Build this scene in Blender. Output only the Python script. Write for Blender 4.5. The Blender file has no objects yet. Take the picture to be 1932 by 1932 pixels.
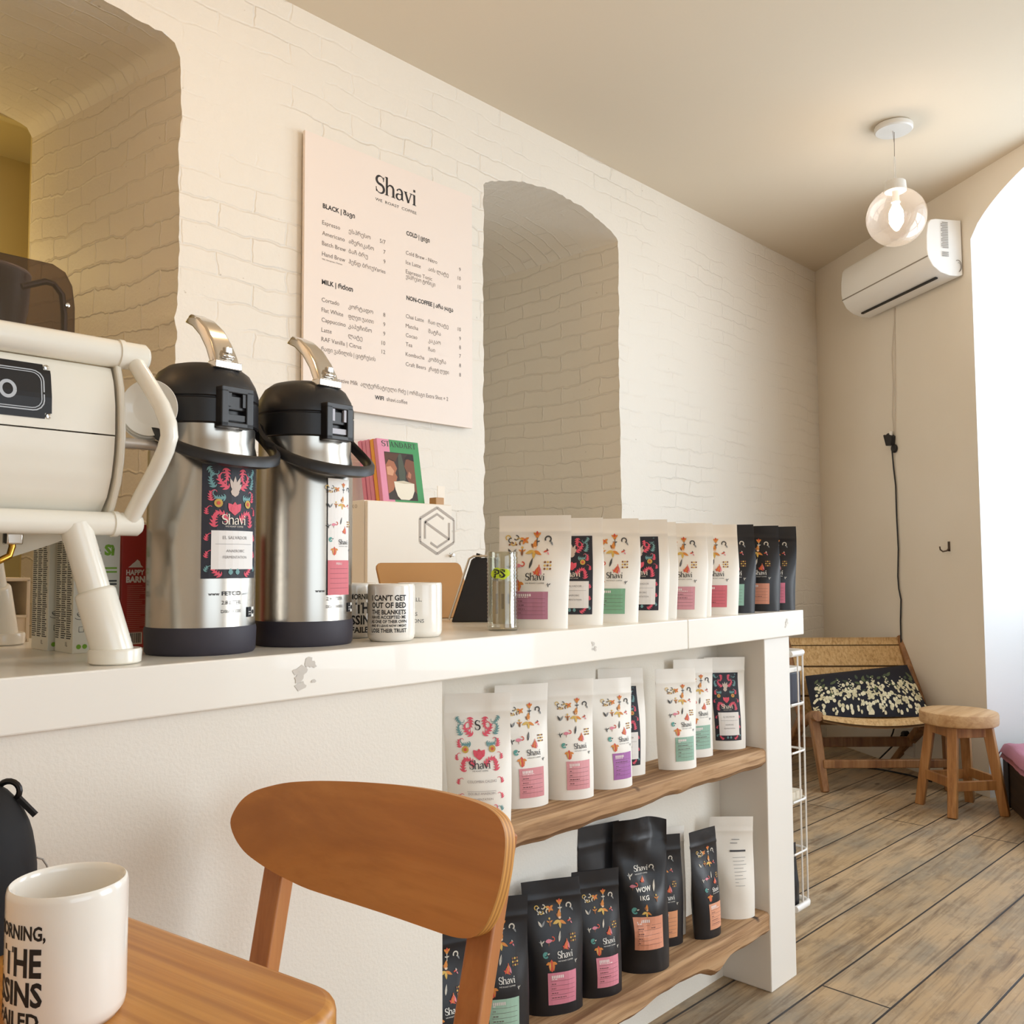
import bpy, math, random
from mathutils import Vector, Matrix, noise as mnoise

sc = bpy.context.scene
COL = sc.collection
PI = math.pi
sin, cos, rad = math.sin, math.cos, math.radians

# ------------------------------------------------------------------ camera, world, light, exposure
CAM_H = 1.12
F_PX, YAW, PITCH, ROLL = 1720.0, rad(43.483), rad(3.354), rad(0.307)
cam = bpy.data.cameras.new('camera')
cam.sensor_width = 36.0
cam.lens = 36.0 * F_PX / 1932.0
cam.clip_start = 0.05
camo = bpy.data.objects.new('camera', cam)
COL.objects.link(camo)
fw = Vector((cos(YAW) * cos(PITCH), sin(YAW) * cos(PITCH), sin(PITCH)))
rt = Vector((sin(YAW), -cos(YAW), 0))
dn = fw.cross(rt)
if dn.z > 0:
    dn = -dn
rt2 = cos(ROLL) * rt + sin(ROLL) * dn
dn2 = -sin(ROLL) * rt + cos(ROLL) * dn
camo.matrix_world = Matrix(((rt2.x, -dn2.x, -fw.x, 0), (rt2.y, -dn2.y, -fw.y, 0), (rt2.z, -dn2.z, -fw.z, CAM_H), (0, 0, 0, 1)))
sc.camera = camo

sc.view_settings.view_transform = 'Standard'
sc.view_settings.look = 'None'
sc.view_settings.exposure = -0.42
sc.view_settings.gamma = 1.0
sc.view_settings.use_curve_mapping = False
sc.cycles.use_denoising = True
sc.cycles.use_adaptive_sampling = True
sc.cycles.adaptive_threshold = 0.03
sc.cycles.max_bounces = 10
sc.cycles.diffuse_bounces = 5
sc.cycles.glossy_bounces = 5
sc.cycles.transmission_bounces = 8
sc.cycles.transparent_max_bounces = 16
sc.cycles.caustics_reflective = False
sc.cycles.caustics_refractive = False
sc.cycles.sample_clamp_indirect = 6.0

world = bpy.data.worlds.new('overcast_sky')
sc.world = world
world.use_nodes = True
world.node_tree.nodes['Background'].inputs[0].default_value = (0.72, 0.86, 1.0, 1)
world.node_tree.nodes['Background'].inputs[1].default_value = 2.0

# the slanting street wall: it leaves the far corner of the brick wall at 54.5 degrees
WA = Vector((5.635, 2.595, 0))
WANG = rad(54.5)
WD = Vector((cos(WANG), sin(WANG), 0))
WN = Vector((-WD.y, WD.x, 0))            # into the room
WROT = math.atan2(WN.y, WN.x) - 1.5 * PI   # local -Y faces the room, local +X runs away from the corner
def wp(s, d, z):
    p = WA - WD * s + WN * d
    return Vector((p.x, p.y, z))

def area_light(name, loc, facing, sx, sy, power, color):
    l = bpy.data.lights.new(name, 'AREA')
    l.shape = 'RECTANGLE'
    l.size, l.size_y = sx, sy
    l.energy = power
    l.color = color
    o = bpy.data.objects.new(name, l)
    COL.objects.link(o)
    o.location = loc
    o.rotation_euler = Vector(facing).to_track_quat('-Z', 'Y').to_euler()
    return o
DAY = (0.86, 0.94, 1.0)
area_light('daylight_through_window', wp(2.31, -0.47, 1.80), WN, 1.55, 1.7, 50, (0.76, 0.88, 1.0))
area_light('daylight_through_window', wp(4.75, -0.47, 1.55), WN, 1.6, 2.0, 112, (0.88, 0.945, 1.0))
area_light('daylight_through_window', (0.4, -2.74, 1.6), (0, 1, 0), 2.4, 1.9, 22, DAY)
WARM = (1.0, 0.70, 0.40)
def bulb_light(name, loc, power, r=0.05, color=WARM):
    l = bpy.data.lights.new(name, 'POINT')
    l.energy = power
    l.color = color
    l.shadow_soft_size = r
    o = bpy.data.objects.new(name, l)
    COL.objects.link(o)
    o.location = loc
    return o
bulb_light('pendant_bulb_light', (1.25, 1.42, 2.52), 12)
bulb_light('pendant_bulb_light', (2.2, -0.9, 2.6), 6)
bulb_light('pendant_bulb_light', (-0.6, 1.9, 2.6), 18, color=(1.0, 0.62, 0.30))
bulb_light('back_room_bulb_light', (0.9, 4.25, 2.45), 7, color=(1.0, 0.74, 0.32))

# ------------------------------------------------------------------ helpers: materials
def hexl(h):
    h = h.lstrip('#')
    out = []
    for i in (0, 2, 4):
        c = int(h[i:i + 2], 16) / 255
        out.append(c / 12.92 if c <= 0.04045 else ((c + 0.055) / 1.055) ** 2.4)
    return (out[0], out[1], out[2], 1)

MATS = {}
def new_mat(name):
    m = bpy.data.materials.new(name)
    m.use_nodes = True
    nt = m.node_tree
    return m, nt, nt.nodes['Principled BSDF']
def node(nt, t, **kw):
    n = nt.nodes.new(t)
    for k, v in kw.items():
        setattr(n, k, v)
    return n
def plain(name, col, rough=0.5, metal=0.0, coat=0.0, emit=None, spec=0.5):
    if name in MATS:
        return MATS[name]
    m, nt, b = new_mat(name)
    b.inputs['Base Color'].default_value = hexl(col)
    b.inputs['Roughness'].default_value = rough
    b.inputs['Metallic'].default_value = metal
    b.inputs['Coat Weight'].default_value = coat
    b.inputs['Specular IOR Level'].default_value = spec
    if emit:
        b.inputs['Emission Color'].default_value = hexl(emit[0])
        b.inputs['Emission Strength'].default_value = emit[1]
    MATS[name] = m
    return m
def ink(col):
    return plain('ink_' + col.lstrip('#'), col, 0.6)
def ramp(nt, fac, stops):
    r = node(nt, 'ShaderNodeValToRGB')
    el = r.color_ramp.elements
    while len(el) > len(stops):
        el.remove(el[-1])
    while len(el) < len(stops):
        el.new(0.5)
    for e, (p, c) in zip(el, stops):
        e.position = p
        e.color = hexl(c) if isinstance(c, str) else c
    nt.links.new(fac, r.inputs[0])
    return r.outputs[0]
def noise_tex(nt, vec, scale, detail=4, rough=0.5, dist=0.0):
    n = node(nt, 'ShaderNodeTexNoise')
    n.inputs['Scale'].default_value = scale
    n.inputs['Detail'].default_value = detail
    n.inputs['Roughness'].default_value = rough
    n.inputs['Distortion'].default_value = dist
    if vec is not None:
        nt.links.new(vec, n.inputs['Vector'])
    return n
def mapping(nt, src='Object', scale=(1, 1, 1), loc=(0, 0, 0), rot=(0, 0, 0)):
    tc = node(nt, 'ShaderNodeTexCoord')
    mp = node(nt, 'ShaderNodeMapping')
    mp.inputs['Scale'].default_value = scale
    mp.inputs['Location'].default_value = loc
    mp.inputs['Rotation'].default_value = rot
    nt.links.new(tc.outputs[src], mp.inputs[0])
    return mp.outputs[0]
def bump(nt, b, height, strength, dist, prev=None):
    bp = node(nt, 'ShaderNodeBump')
    bp.inputs['Strength'].default_value = strength
    bp.inputs['Distance'].default_value = dist
    nt.links.new(height, bp.inputs['Height'])
    if prev is not None:
        nt.links.new(prev, bp.inputs['Normal'])
    nt.links.new(bp.outputs[0], b.inputs['Normal'])
    return bp.outputs[0]
def mix(nt, fac, a, b_, blend='MIX'):
    n = node(nt, 'ShaderNodeMix', data_type='RGBA', blend_type=blend)
    for sock, v in ((n.inputs[0], fac), (n.inputs[6], a), (n.inputs[7], b_)):
        if isinstance(v, (int, float)):
            sock.default_value = v
        elif isinstance(v, (tuple, list)):
            sock.default_value = v
        elif isinstance(v, str):
            sock.default_value = hexl(v)
        else:
            nt.links.new(v, sock)
    return n.outputs[2]
def math_node(nt, op, a, b_):
    n = node(nt, 'ShaderNodeMath', operation=op)
    for i, v in enumerate((a, b_)):
        if isinstance(v, (int, float)):
            n.inputs[i].default_value = v
        else:
            nt.links.new(v, n.inputs[i])
    return n.outputs[0]

def paint(name, col, rough=0.75, strength=0.25, scale=160, dist=0.002, mott=None):
    m, nt, b = new_mat(name)
    v = mapping(nt)
    n1 = noise_tex(nt, v, scale, 5)
    n2 = noise_tex(nt, v, 1.7, 4)
    c2 = mott or col
    nt.links.new(ramp(nt, n2.outputs[0], [(0.35, col), (0.7, c2)]), b.inputs['Base Color'])
    b.inputs['Roughness'].default_value = rough
    bump(nt, b, n1.outputs[0], strength, dist)
    return m

def brick_mat(name, col, lo=0.43, hi=0.68):
    m, nt, b = new_mat(name)
    uv = mapping(nt, 'UV')
    w = noise_tex(nt, uv, 2.6, 3)
    w2 = noise_tex(nt, uv, 17, 2)
    sub = node(nt, 'ShaderNodeVectorMath', operation='SUBTRACT')
    nt.links.new(w.outputs[1], sub.inputs[0]); sub.inputs[1].default_value = (0.5, 0.5, 0.5)
    sc1 = node(nt, 'ShaderNodeVectorMath', operation='SCALE'); sc1.inputs[3].default_value = 0.075
    nt.links.new(sub.outputs[0], sc1.inputs[0])
    sub2 = node(nt, 'ShaderNodeVectorMath', operation='SUBTRACT')
    nt.links.new(w2.outputs[1], sub2.inputs[0]); sub2.inputs[1].default_value = (0.5, 0.5, 0.5)
    sc2 = node(nt, 'ShaderNodeVectorMath', operation='SCALE'); sc2.inputs[3].default_value = 0.026
    nt.links.new(sub2.outputs[0], sc2.inputs[0])
    ad = node(nt, 'ShaderNodeVectorMath', operation='ADD')
    nt.links.new(uv, ad.inputs[0]); nt.links.new(sc1.outputs[0], ad.inputs[1])
    ad2 = node(nt, 'ShaderNodeVectorMath', operation='ADD')
    nt.links.new(ad.outputs[0], ad2.inputs[0]); nt.links.new(sc2.outputs[0], ad2.inputs[1])
    br = node(nt, 'ShaderNodeTexBrick')
    br.inputs['Scale'].default_value = 1.0
    br.inputs['Brick Width'].default_value = 0.255
    br.inputs['Row Height'].default_value = 0.078
    br.inputs['Mortar Size'].default_value = 0.006
    br.inputs['Mortar Smooth'].default_value = 0.9
    br.inputs['Color1'].default_value = (0.72, 0.72, 0.72, 1)
    br.inputs['Color2'].default_value = (1, 1, 1, 1)
    br.inputs['Mortar'].default_value = (0.2, 0.2, 0.2, 1)
    nt.links.new(ad2.outputs[0], br.inputs['Vector'])
    # the paint has closed many joints: they fade in and out
    fade = noise_tex(nt, uv, 2.1, 4, 0.6)
    fr = ramp(nt, fade.outputs[0], [(lo, (0.04, 0.04, 0.04, 1)), (hi, (1, 1, 1, 1))])
    one = mix(nt, fr, (0.9, 0.9, 0.9, 1), br.outputs[0])
    lump = noise_tex(nt, uv, 9, 5, 0.55)
    fine = noise_tex(nt, uv, 70, 4, 0.6)
    h = math_node(nt, 'ADD', one, math_node(nt, 'MULTIPLY', lump.outputs[0], 0.55))
    h = math_node(nt, 'ADD', h, math_node(nt, 'MULTIPLY', fine.outputs[0], 0.20))
    bump(nt, b, h, 0.5, 0.013)
    dirt = noise_tex(nt, uv, 38, 2, 0.5)
    dfac = ramp(nt, dirt.outputs[0], [(0.74, (0, 0, 0, 1)), (0.80, (0.5, 0.5, 0.5, 1))])
    nt.links.new(mix(nt, dfac, col, '#9b8468'), b.inputs['Base Color'])
    b.inputs['Roughness'].default_value = 0.55
    return m

def wood(name, dark, mid, light, axis='X', scale=1.0, rough=0.45, grain=0.3, spots=0.0, coat=0.0, ring=0.0):
    m, nt, b = new_mat(name)
    s = {'X': (1.2, 14, 14), 'Y': (14, 1.2, 14), 'Z': (14, 14, 1.2)}[axis]
    v = mapping(nt, 'Object', tuple(k * scale for k in s))
    big = noise_tex(nt, v, 1.6, 5, 0.55, 0.6)
    s2 = {'X': (3, 130, 130), 'Y': (130, 3, 130), 'Z': (130, 130, 3)}[axis]
    v2 = mapping(nt, 'Object', tuple(k * scale for k in s2))
    fine = noise_tex(nt, v2, 1.0, 3, 0.6)
    c = ramp(nt, big.outputs[0], [(0.3, dark), (0.5, mid), (0.72, light)])
    if ring:
        wv = node(nt, 'ShaderNodeTexWave', wave_type='BANDS', bands_direction={'X': 'Y', 'Y': 'X', 'Z': 'X'}[axis])
        wv.inputs['Scale'].default_value = 3.2
        wv.inputs['Distortion'].default_value = 5.0
        wv.inputs['Detail'].default_value = 2
        wv.inputs['Detail Scale'].default_value = 1.2
        s3 = {'X': (0.8, 5, 5), 'Y': (5, 0.8, 5), 'Z': (5, 5, 0.8)}[axis]
        nt.links.new(mapping(nt, 'Object', tuple(k * scale for k in s3)), wv.inputs['Vector'])
        wr = ramp(nt, wv.outputs[1], [(0.0, (0, 0, 0, 1)), (0.75, (0.25, 0.25, 0.25, 1)), (1.0, (1, 1, 1, 1))])
        c = mix(nt, math_node(nt, 'MULTIPLY', wr, ring), c, dark)
    fr = ramp(nt, fine.outputs[0], [(0.32, (1, 1, 1, 1)), (0.55, (0, 0, 0, 1))])
    c = mix(nt, math_node(nt, 'MULTIPLY', fr, grain), c, dark)
    if spots:
        vo = node(nt, 'ShaderNodeTexVoronoi')
        vo.inputs['Scale'].default_value = 9.0
        nt.links.new(mapping(nt, 'Object', (1.0, 0.25, 1.0) if axis == 'X' else (1, 1, 1)), vo.inputs['Vector'])
        sp = ramp(nt, vo.outputs[0], [(0.05, (1, 1, 1, 1)), (0.11, (0, 0, 0, 1))])
        c = mix(nt, math_node(nt, 'MULTIPLY', sp, spots), c, '#2a170c')
    nt.links.new(c, b.inputs['Base Color'])
    b.inputs['Roughness'].default_value = rough
    b.inputs['Coat Weight'].default_value = coat
    b.inputs['Coat Roughness'].default_value = 0.25
    bump(nt, b, fine.outputs[0], 0.12, 0.002)
    return m

def floor_mat():
    m, nt, b = new_mat('old_floorboards')
    v = mapping(nt, 'Object', loc=(0.35, -0.0745, 0), rot=(0, 0, rad(1.2)))
    wob = noise_tex(nt, v, 1.1, 2)
    sub = node(nt, 'ShaderNodeVectorMath', operation='SUBTRACT'); sub.inputs[1].default_value = (0.5, 0.5, 0.5)
    nt.links.new(wob.outputs[1], sub.inputs[0])
    sca = node(nt, 'ShaderNodeVectorMath', operation='SCALE'); sca.inputs[3].default_value = 0.012
    nt.links.new(sub.outputs[0], sca.inputs[0])
    ad = node(nt, 'ShaderNodeVectorMath', operation='ADD')
    nt.links.new(v, ad.inputs[0]); nt.links.new(sca.outputs[0], ad.inputs[1])
    br = node(nt, 'ShaderNodeTexBrick')
    br.inputs['Scale'].default_value = 1.0
    br.inputs['Brick Width'].default_value = 2.7
    br.inputs['Row Height'].default_value = 0.183
    br.inputs['Mortar Size'].default_value = 0.0034
    br.inputs['Mortar Smooth'].default_value = 0.25
    br.offset = 0.37
    br.inputs['Color1'].default_value = hexl('#b4966e')
    br.inputs['Color2'].default_value = hexl('#c4a884')
    br.inputs['Mortar'].default_value = hexl('#241a14')
    nt.links.new(ad.outputs[0], br.inputs['Vector'])
    g1 = noise_tex(nt, mapping(nt, 'Object', (2.2, 34, 1)), 1.0, 6, 0.62, 0.8)
    g2 = noise_tex(nt, mapping(nt, 'Object', (2.6, 120, 1)), 1.0, 6, 0.7)
    wear = noise_tex(nt, mapping(nt, 'Object', (2.0, 3.4, 1)), 1.3, 5, 0.6)
    c = br.outputs[0]
    c = mix(nt, ramp(nt, wear.outputs[0], [(0.42, (0, 0, 0, 1)), (0.64, (0.8, 0.8, 0.8, 1))]), c, '#8f8676')
    c = mix(nt, ramp(nt, g1.outputs[0], [(0.50, (0, 0, 0, 1)), (0.70, (0.9, 0.9, 0.9, 1))]), c, '#6b5238')
    c = mix(nt, ramp(nt, g1.outputs[0], [(0.28, (0.5, 0.5, 0.5, 1)), (0.46, (0, 0, 0, 1))]), c, '#c2a27a')
    c = mix(nt, ramp(nt, g2.outputs[0], [(0.52, (0, 0, 0, 1)), (0.72, (0.55, 0.55, 0.55, 1))]), c, '#5c462e')
    blot = noise_tex(nt, mapping(nt, 'Object', (5, 9, 1)), 1.7, 7, 0.7)
    c = mix(nt, ramp(nt, blot.outputs[0], [(0.55, (0, 0, 0, 1)), (0.70, (0.6, 0.6, 0.6, 1))]), c, '#63503c')
    c = mix(nt, ramp(nt, blot.outputs[0], [(0.30, (0.55, 0.55, 0.55, 1)), (0.45, (0, 0, 0, 1))]), c, '#cbb291')
    vo = node(nt, 'ShaderNodeTexVoronoi'); vo.inputs['Scale'].default_value = 3.3
    nt.links.new(mapping(nt, 'Object', (0.9, 1.9, 1)), vo.inputs['Vector'])
    c = mix(nt, ramp(nt, vo.outputs[0], [(0.045, (0.85, 0.85, 0.85, 1)), (0.085, (0, 0, 0, 1))]), c, '#4a3420')
    c = mix(nt, br.outputs[1], c, '#211812')
    nt.links.new(c, b.inputs['Base Color'])
    b.inputs['Roughness'].default_value = 0.5
    inv = math_node(nt, 'SUBTRACT', 1.0, br.outputs[1])
    h = math_node(nt, 'ADD', inv, math_node(nt, 'MULTIPLY', g1.outputs[0], 0.3))
    bump(nt, b, h, 0.35, 0.004)
    return m

def steel_mat():
    m, nt, b = new_mat('brushed_steel')
    n = noise_tex(nt, mapping(nt, 'Object', (1.5, 1.5, 2)), 1.0, 2, 0.5)
    b.inputs['Metallic'].default_value = 1.0
    b.inputs['Base Color'].default_value = hexl('#b9b2a8')
    nt.links.new(ramp(nt, n.outputs[0], [(0.3, (0.20, 0.20, 0.20, 1)), (0.7, (0.27, 0.27, 0.27, 1))]), b.inputs['Roughness'])
    b.inputs['Anisotropic'].default_value = 0.6
    return m

def clear_mat(name, tint, gloss=0.1, rough=0.0, milk=0.0, milkcol='#ffffff'):
    m = bpy.data.materials.new(name)
    m.use_nodes = True
    nt = m.node_tree
    nt.nodes.remove(nt.nodes['Principled BSDF'])
    out = nt.nodes['Material Output']
    tr = node(nt, 'ShaderNodeBsdfTransparent'); tr.inputs[0].default_value = hexl(tint)
    gl = node(nt, 'ShaderNodeBsdfGlossy'); gl.inputs['Roughness'].default_value = rough
    fr = node(nt, 'ShaderNodeLayerWeight'); fr.inputs['Blend'].default_value = 0.3
    f = math_node(nt, 'ADD', math_node(nt, 'MULTIPLY', fr.outputs[1], 0.5), gloss * 0.4)
    mx = node(nt, 'ShaderNodeMixShader')
    nt.links.new(f, mx.inputs[0]); nt.links.new(tr.outputs[0], mx.inputs[1]); nt.links.new(gl.outputs[0], mx.inputs[2])
    last = mx
    if milk:
        df = node(nt, 'ShaderNodeBsdfTranslucent'); df.inputs[0].default_value = hexl(milkcol)
        m2 = node(nt, 'ShaderNodeMixShader'); m2.inputs[0].default_value = milk
        nt.links.new(mx.outputs[0], m2.inputs[1]); nt.links.new(df.outputs[0], m2.inputs[2])
        last = m2
    nt.links.new(last.outputs[0], out.inputs[0])
    return m

# ------------------------------------------------------------------ helpers: mesh building
class MB:
    def __init__(self):
        self.v, self.f, self.mi, self.uv, self.mats = [], [], [], {}, []
    def m(self, mat):
        if mat not in self.mats:
            self.mats.append(mat)
        return self.mats.index(mat)
    def add(self, verts, faces, mat, uvs=None):
        o = len(self.v)
        self.v += [tuple(p) for p in verts]
        k = self.m(mat)
        for i, fc in enumerate(faces):
            if uvs is not None:
                self.uv[len(self.f)] = [uvs[j] for j in fc]
            self.f.append([o + j for j in fc])
            self.mi.append(k)
        return self
    def box(self, c, s, mat, M=None):
        x, y, z = s[0] / 2, s[1] / 2, s[2] / 2
        vs = [Vector((c[0] + i * x, c[1] + j * y, c[2] + k * z)) for i in (-1, 1) for j in (-1, 1) for k in (-1, 1)]
        if M is not None:
            vs = [M @ p for p in vs]
        return self.add(vs, [(0, 1, 3, 2), (4, 6, 7, 5), (0, 4, 5, 1), (2, 3, 7, 6), (0, 2, 6, 4), (1, 5, 7, 3)], mat)
    def bar(self, p, q, w, d, mat, up=(0, 0, 1), w2=None, d2=None):
        p, q = Vector(p), Vector(q)
        ax = (q - p).normalized()
        u = Vector(up)
        sx = ax.cross(u)
        if sx.length < 1e-4:
            sx = ax.cross(Vector((1, 0, 0)))
        sx.normalize()
        sy = sx.cross(ax)
        vs = []
        for e, ww, dd in ((p, w, d), (q, w2 or w, d2 or d)):
            for i, j in ((-1, -1), (1, -1), (1, 1), (-1, 1)):
                vs.append(e + sx * i * ww / 2 + sy * j * dd / 2)
        return self.add(vs, [(3, 2, 1, 0), (4, 5, 6, 7), (0, 1, 5, 4), (1, 2, 6, 5), (2, 3, 7, 6), (3, 0, 4, 7)], mat)
    def tube(self, pts, r, mat, seg=12, closed=False, caps=True):
        pts = [Vector(p) for p in pts]
        n = len(pts)
        rs = r if isinstance(r, (list, tuple)) else [r] * n
        tang = []
        for i in range(n):
            a = pts[(i - 1) % n] if (closed or i > 0) else pts[i]
            b_ = pts[(i + 1) % n] if (closed or i < n - 1) else pts[i]
            tang.append((b_ - a).normalized())
        ref = Vector((0, 0, 1)) if abs(tang[0].z) < 0.9 else Vector((1, 0, 0))
        nx = tang[0].cross(ref).normalized()
        vs = []
        for i in range(n):
            nx = nx - tang[i] * nx.dot(tang[i])
            nx.normalize()
            ny = tang[i].cross(nx)
            for k in range(seg):
                a = 2 * PI * k / seg
                vs.append(pts[i] + (nx * cos(a) + ny * sin(a)) * rs[i])
        fs = []
        for i in range(n if closed else n - 1):
            j = (i + 1) % n
            for k in range(seg):
                k2 = (k + 1) % seg
                fs.append((i * seg + k, i * seg + k2, j * seg + k2, j * seg + k))
        if caps and not closed:
            fs.append(tuple(range(seg - 1, -1, -1)))
            fs.append(tuple((n - 1) * seg + k for k in range(seg)))
        return self.add(vs, fs, mat)
    def lathe(self, prof, mat, seg=48, c=(0, 0, 0), M=None, a0=0, a1=2 * PI):
        full = abs(a1 - a0 - 2 * PI) < 1e-6
        cols = seg if full else seg + 1
        vs = []
        for r, z in prof:
            for k in range(cols):
                a = a0 + (a1 - a0) * k / seg
                p = Vector((r * cos(a), r * sin(a), z))
                if M is not None:
                    p = M @ p
                vs.append(p + Vector(c))
        fs = []
        for i in range(len(prof) - 1):
            for k in range(seg):
                k2 = (k + 1) % cols
                fs.append((i * cols + k, i * cols + k2, (i + 1) * cols + k2, (i + 1) * cols + k))
        return self.add(vs, fs, mat)
    def patch(self, fn, us, vs_, mat, uvfn=None):
        P, U = [], []
        for v in vs_:
            for u in us:
                P.append(fn(u, v))
                if uvfn:
                    U.append(uvfn(u, v))
        n = len(us)
        fs = [(j * n + i, j * n + i + 1, (j + 1) * n + i + 1, (j + 1) * n + i) for j in range(len(vs_) - 1) for i in range(n - 1)]
        return self.add(P, fs, mat, U if uvfn else None)
    def prism(self, poly, z0, z1, mat, M=None):
        n = len(poly)
        vs = [Vector((x, y, z)) for z in (z0, z1) for x, y in poly]
        if M is not None:
            vs = [M @ p for p in vs]
        fs = [tuple(range(n - 1, -1, -1)), tuple(range(n, 2 * n))] + [(i, (i + 1) % n, n + (i + 1) % n, n + i) for i in range(n)]
        return self.add(vs, fs, mat)
    def build(self, name, parent=None, loc=None, rotz=None, bevel=0, seg=2, smooth=True, angle=38, sub=0):
        me = bpy.data.meshes.new(name)
        me.from_pydata([tuple(p) for p in self.v], [], self.f)
        for mt in self.mats:
            me.materials.append(mt)
        me.polygons.foreach_set('material_index', self.mi)
        if self.uv:
            ul = me.uv_layers.new(name='uv')
            for pi, uvs in self.uv.items():
                p = me.polygons[pi]
                for li, u in zip(p.loop_indices, uvs):
                    ul.data[li].uv = u
        me.validate()
        if smooth:
            me.polygons.foreach_set('use_smooth', [True] * len(me.polygons))
            me.set_sharp_from_angle(angle=rad(angle))
        me.update()
        o = bpy.data.objects.new(name, me)
        COL.objects.link(o)
        if parent is not None:
            o.parent = parent
        if loc is not None:
            o.location = loc
        if rotz is not None:
            o.rotation_euler = (0, 0, rotz)
        if bevel:
            md = o.modifiers.new('bevel', 'BEVEL')
            md.width = bevel
            md.segments = seg
            md.limit_method = 'ANGLE'
            md.angle_limit = rad(40)
            md.harden_normals = False
        if sub:
            md = o.modifiers.new('subsurf', 'SUBSURF')
            md.levels = md.render_levels = sub
        return o

def tag(o, label, cat, group=None, kind=None):
    o['label'] = label
    o['category'] = cat
    if group:
        o['group'] = group
    if kind:
        o['kind'] = kind
    return o
def thing(name, label, cat, loc=(0, 0, 0), rotz=0.0, group=None):
    o = bpy.data.objects.new(name, None)
    o.empty_display_size = 0.05
    COL.objects.link(o)
    o.location = loc
    o.rotation_euler = (0, 0, rotz)
    return tag(o, label, cat, group)
def structure(o, label, cat):
    return tag(o, label, cat, kind='structure')
def lin(a, b_, n):
    return [a + (b_ - a) * i / (n - 1) for i in range(n)]
def fbm(x, y, z=0.0, s=1.0):
    return mnoise.fractal(Vector((x * s, y * s, z * s)), 1.0, 2.0, 3)

# ------------------------------------------------------------------ helpers: writing and printed art (flat shapes laid on a surface)
_TX = {}
def text2d(s, bold=0.0):
    """Triangulated outlines of a line of writing, cap height 1, starting at x = 0."""
    key = (s, bold)
    if key in _TX:
        return _TX[key]
    cu = bpy.data.curves.new('writing', 'FONT')
    cu.body = s
    cu.size = 1.0
    cu.resolution_u = 2
    cu.offset = bold
    o = bpy.data.objects.new('writing', cu)
    COL.objects.link(o)
    dg = bpy.context.evaluated_depsgraph_get()
    me = bpy.data.meshes.new_from_object(o.evaluated_get(dg))
    k = 1 / 0.729
    vs = [(p.co.x * k, p.co.y * k) for p in me.vertices]
    fs = [tuple(p.vertices) for p in me.polygons]
    bpy.data.objects.remove(o)
    bpy.data.meshes.remove(me)
    bpy.data.curves.remove(cu)
    if vs:
        x0 = min(v[0] for v in vs)
        vs = [(x - x0, y) for x, y in vs]
    w = max((v[0] for v in vs), default=0)
    _TX[key] = (vs, fs, w)
    return _TX[key]
def write(mb, S, s, x, y, cap, mat, layer=1, align='L', bold=0.0, fit=None, wide=1.0, maxw=None):
    vs, fs, w = text2d(s, bold)
    kx = cap * wide
    if fit:
        kx = fit / w
    elif maxw and w * kx > maxw:
        kx = maxw / w
    W = w * kx
    ox = x - (W if align == 'R' else W / 2 if align == 'C' else 0)
    mb.add([S(ox + a * kx, y + b_ * cap, layer) for a, b_ in vs], fs, mat)
    return W

def stroke_poly(pts, ws):
    n = len(pts)
    L, R = [], []
    for i in range(n):
        a, b_ = pts[max(i - 1, 0)], pts[min(i + 1, n - 1)]
        dx, dy = b_[0] - a[0], b_[1] - a[1]
        l = math.hypot(dx, dy) or 1
        w = ws[i] / 2 if isinstance(ws, (list, tuple)) else ws / 2
        L.append((pts[i][0] - dy / l * w, pts[i][1] + dx / l * w))
        R.append((pts[i][0] + dy / l * w, pts[i][1] - dx / l * w))
    vs = L + R
    return vs, [(i, n + i, n + i + 1, i + 1) for i in range(n - 1)]
def arc(cx, cy, rx, ry, a0, a1, n=12):
    return [(cx + rx * cos(rad(a0 + (a1 - a0) * i / (n - 1))), cy + ry * sin(rad(a0 + (a1 - a0) * i / (n - 1)))) for i in range(n)]
def petal(cx, cy, ang, ln, wd):
    ca, sa = cos(ang), sin(ang)
    out = []
    for t, h in ((0, 0), (0.18, 0.7), (0.45, 1), (0.75, 0.62), (1, 0), (0.75, -0.62), (0.45, -1), (0.18, -0.7)):
        x, y = t * ln, h * wd / 2
        out.append((cx + x * ca - y * sa, cy + x * sa + y * ca))
    return out
def disc(cx, cy, r, n=10):
    return [(cx + r * cos(2 * PI * i / n), cy + r * sin(2 * PI * i / n)) for i in range(n)]
def ngon(mb, S, poly, mat, layer=1):
    mb.add([S(x, y, layer) for x, y in poly], [tuple(range(len(poly)))], mat)
def rect(mb, S, x0, y0, x1, y1, mat, layer=1, nx=6, ny=6):
    mb.patch(lambda u, v: S(u, v, layer), lin(x0, x1, nx), lin(y0, y1, ny), mat)
def strokes(mb, S, pts, ws, mat, layer=1):
    vs, fs = stroke_poly(pts, ws)
    mb.add([S(x, y, layer) for x, y in vs], fs, mat)

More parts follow.
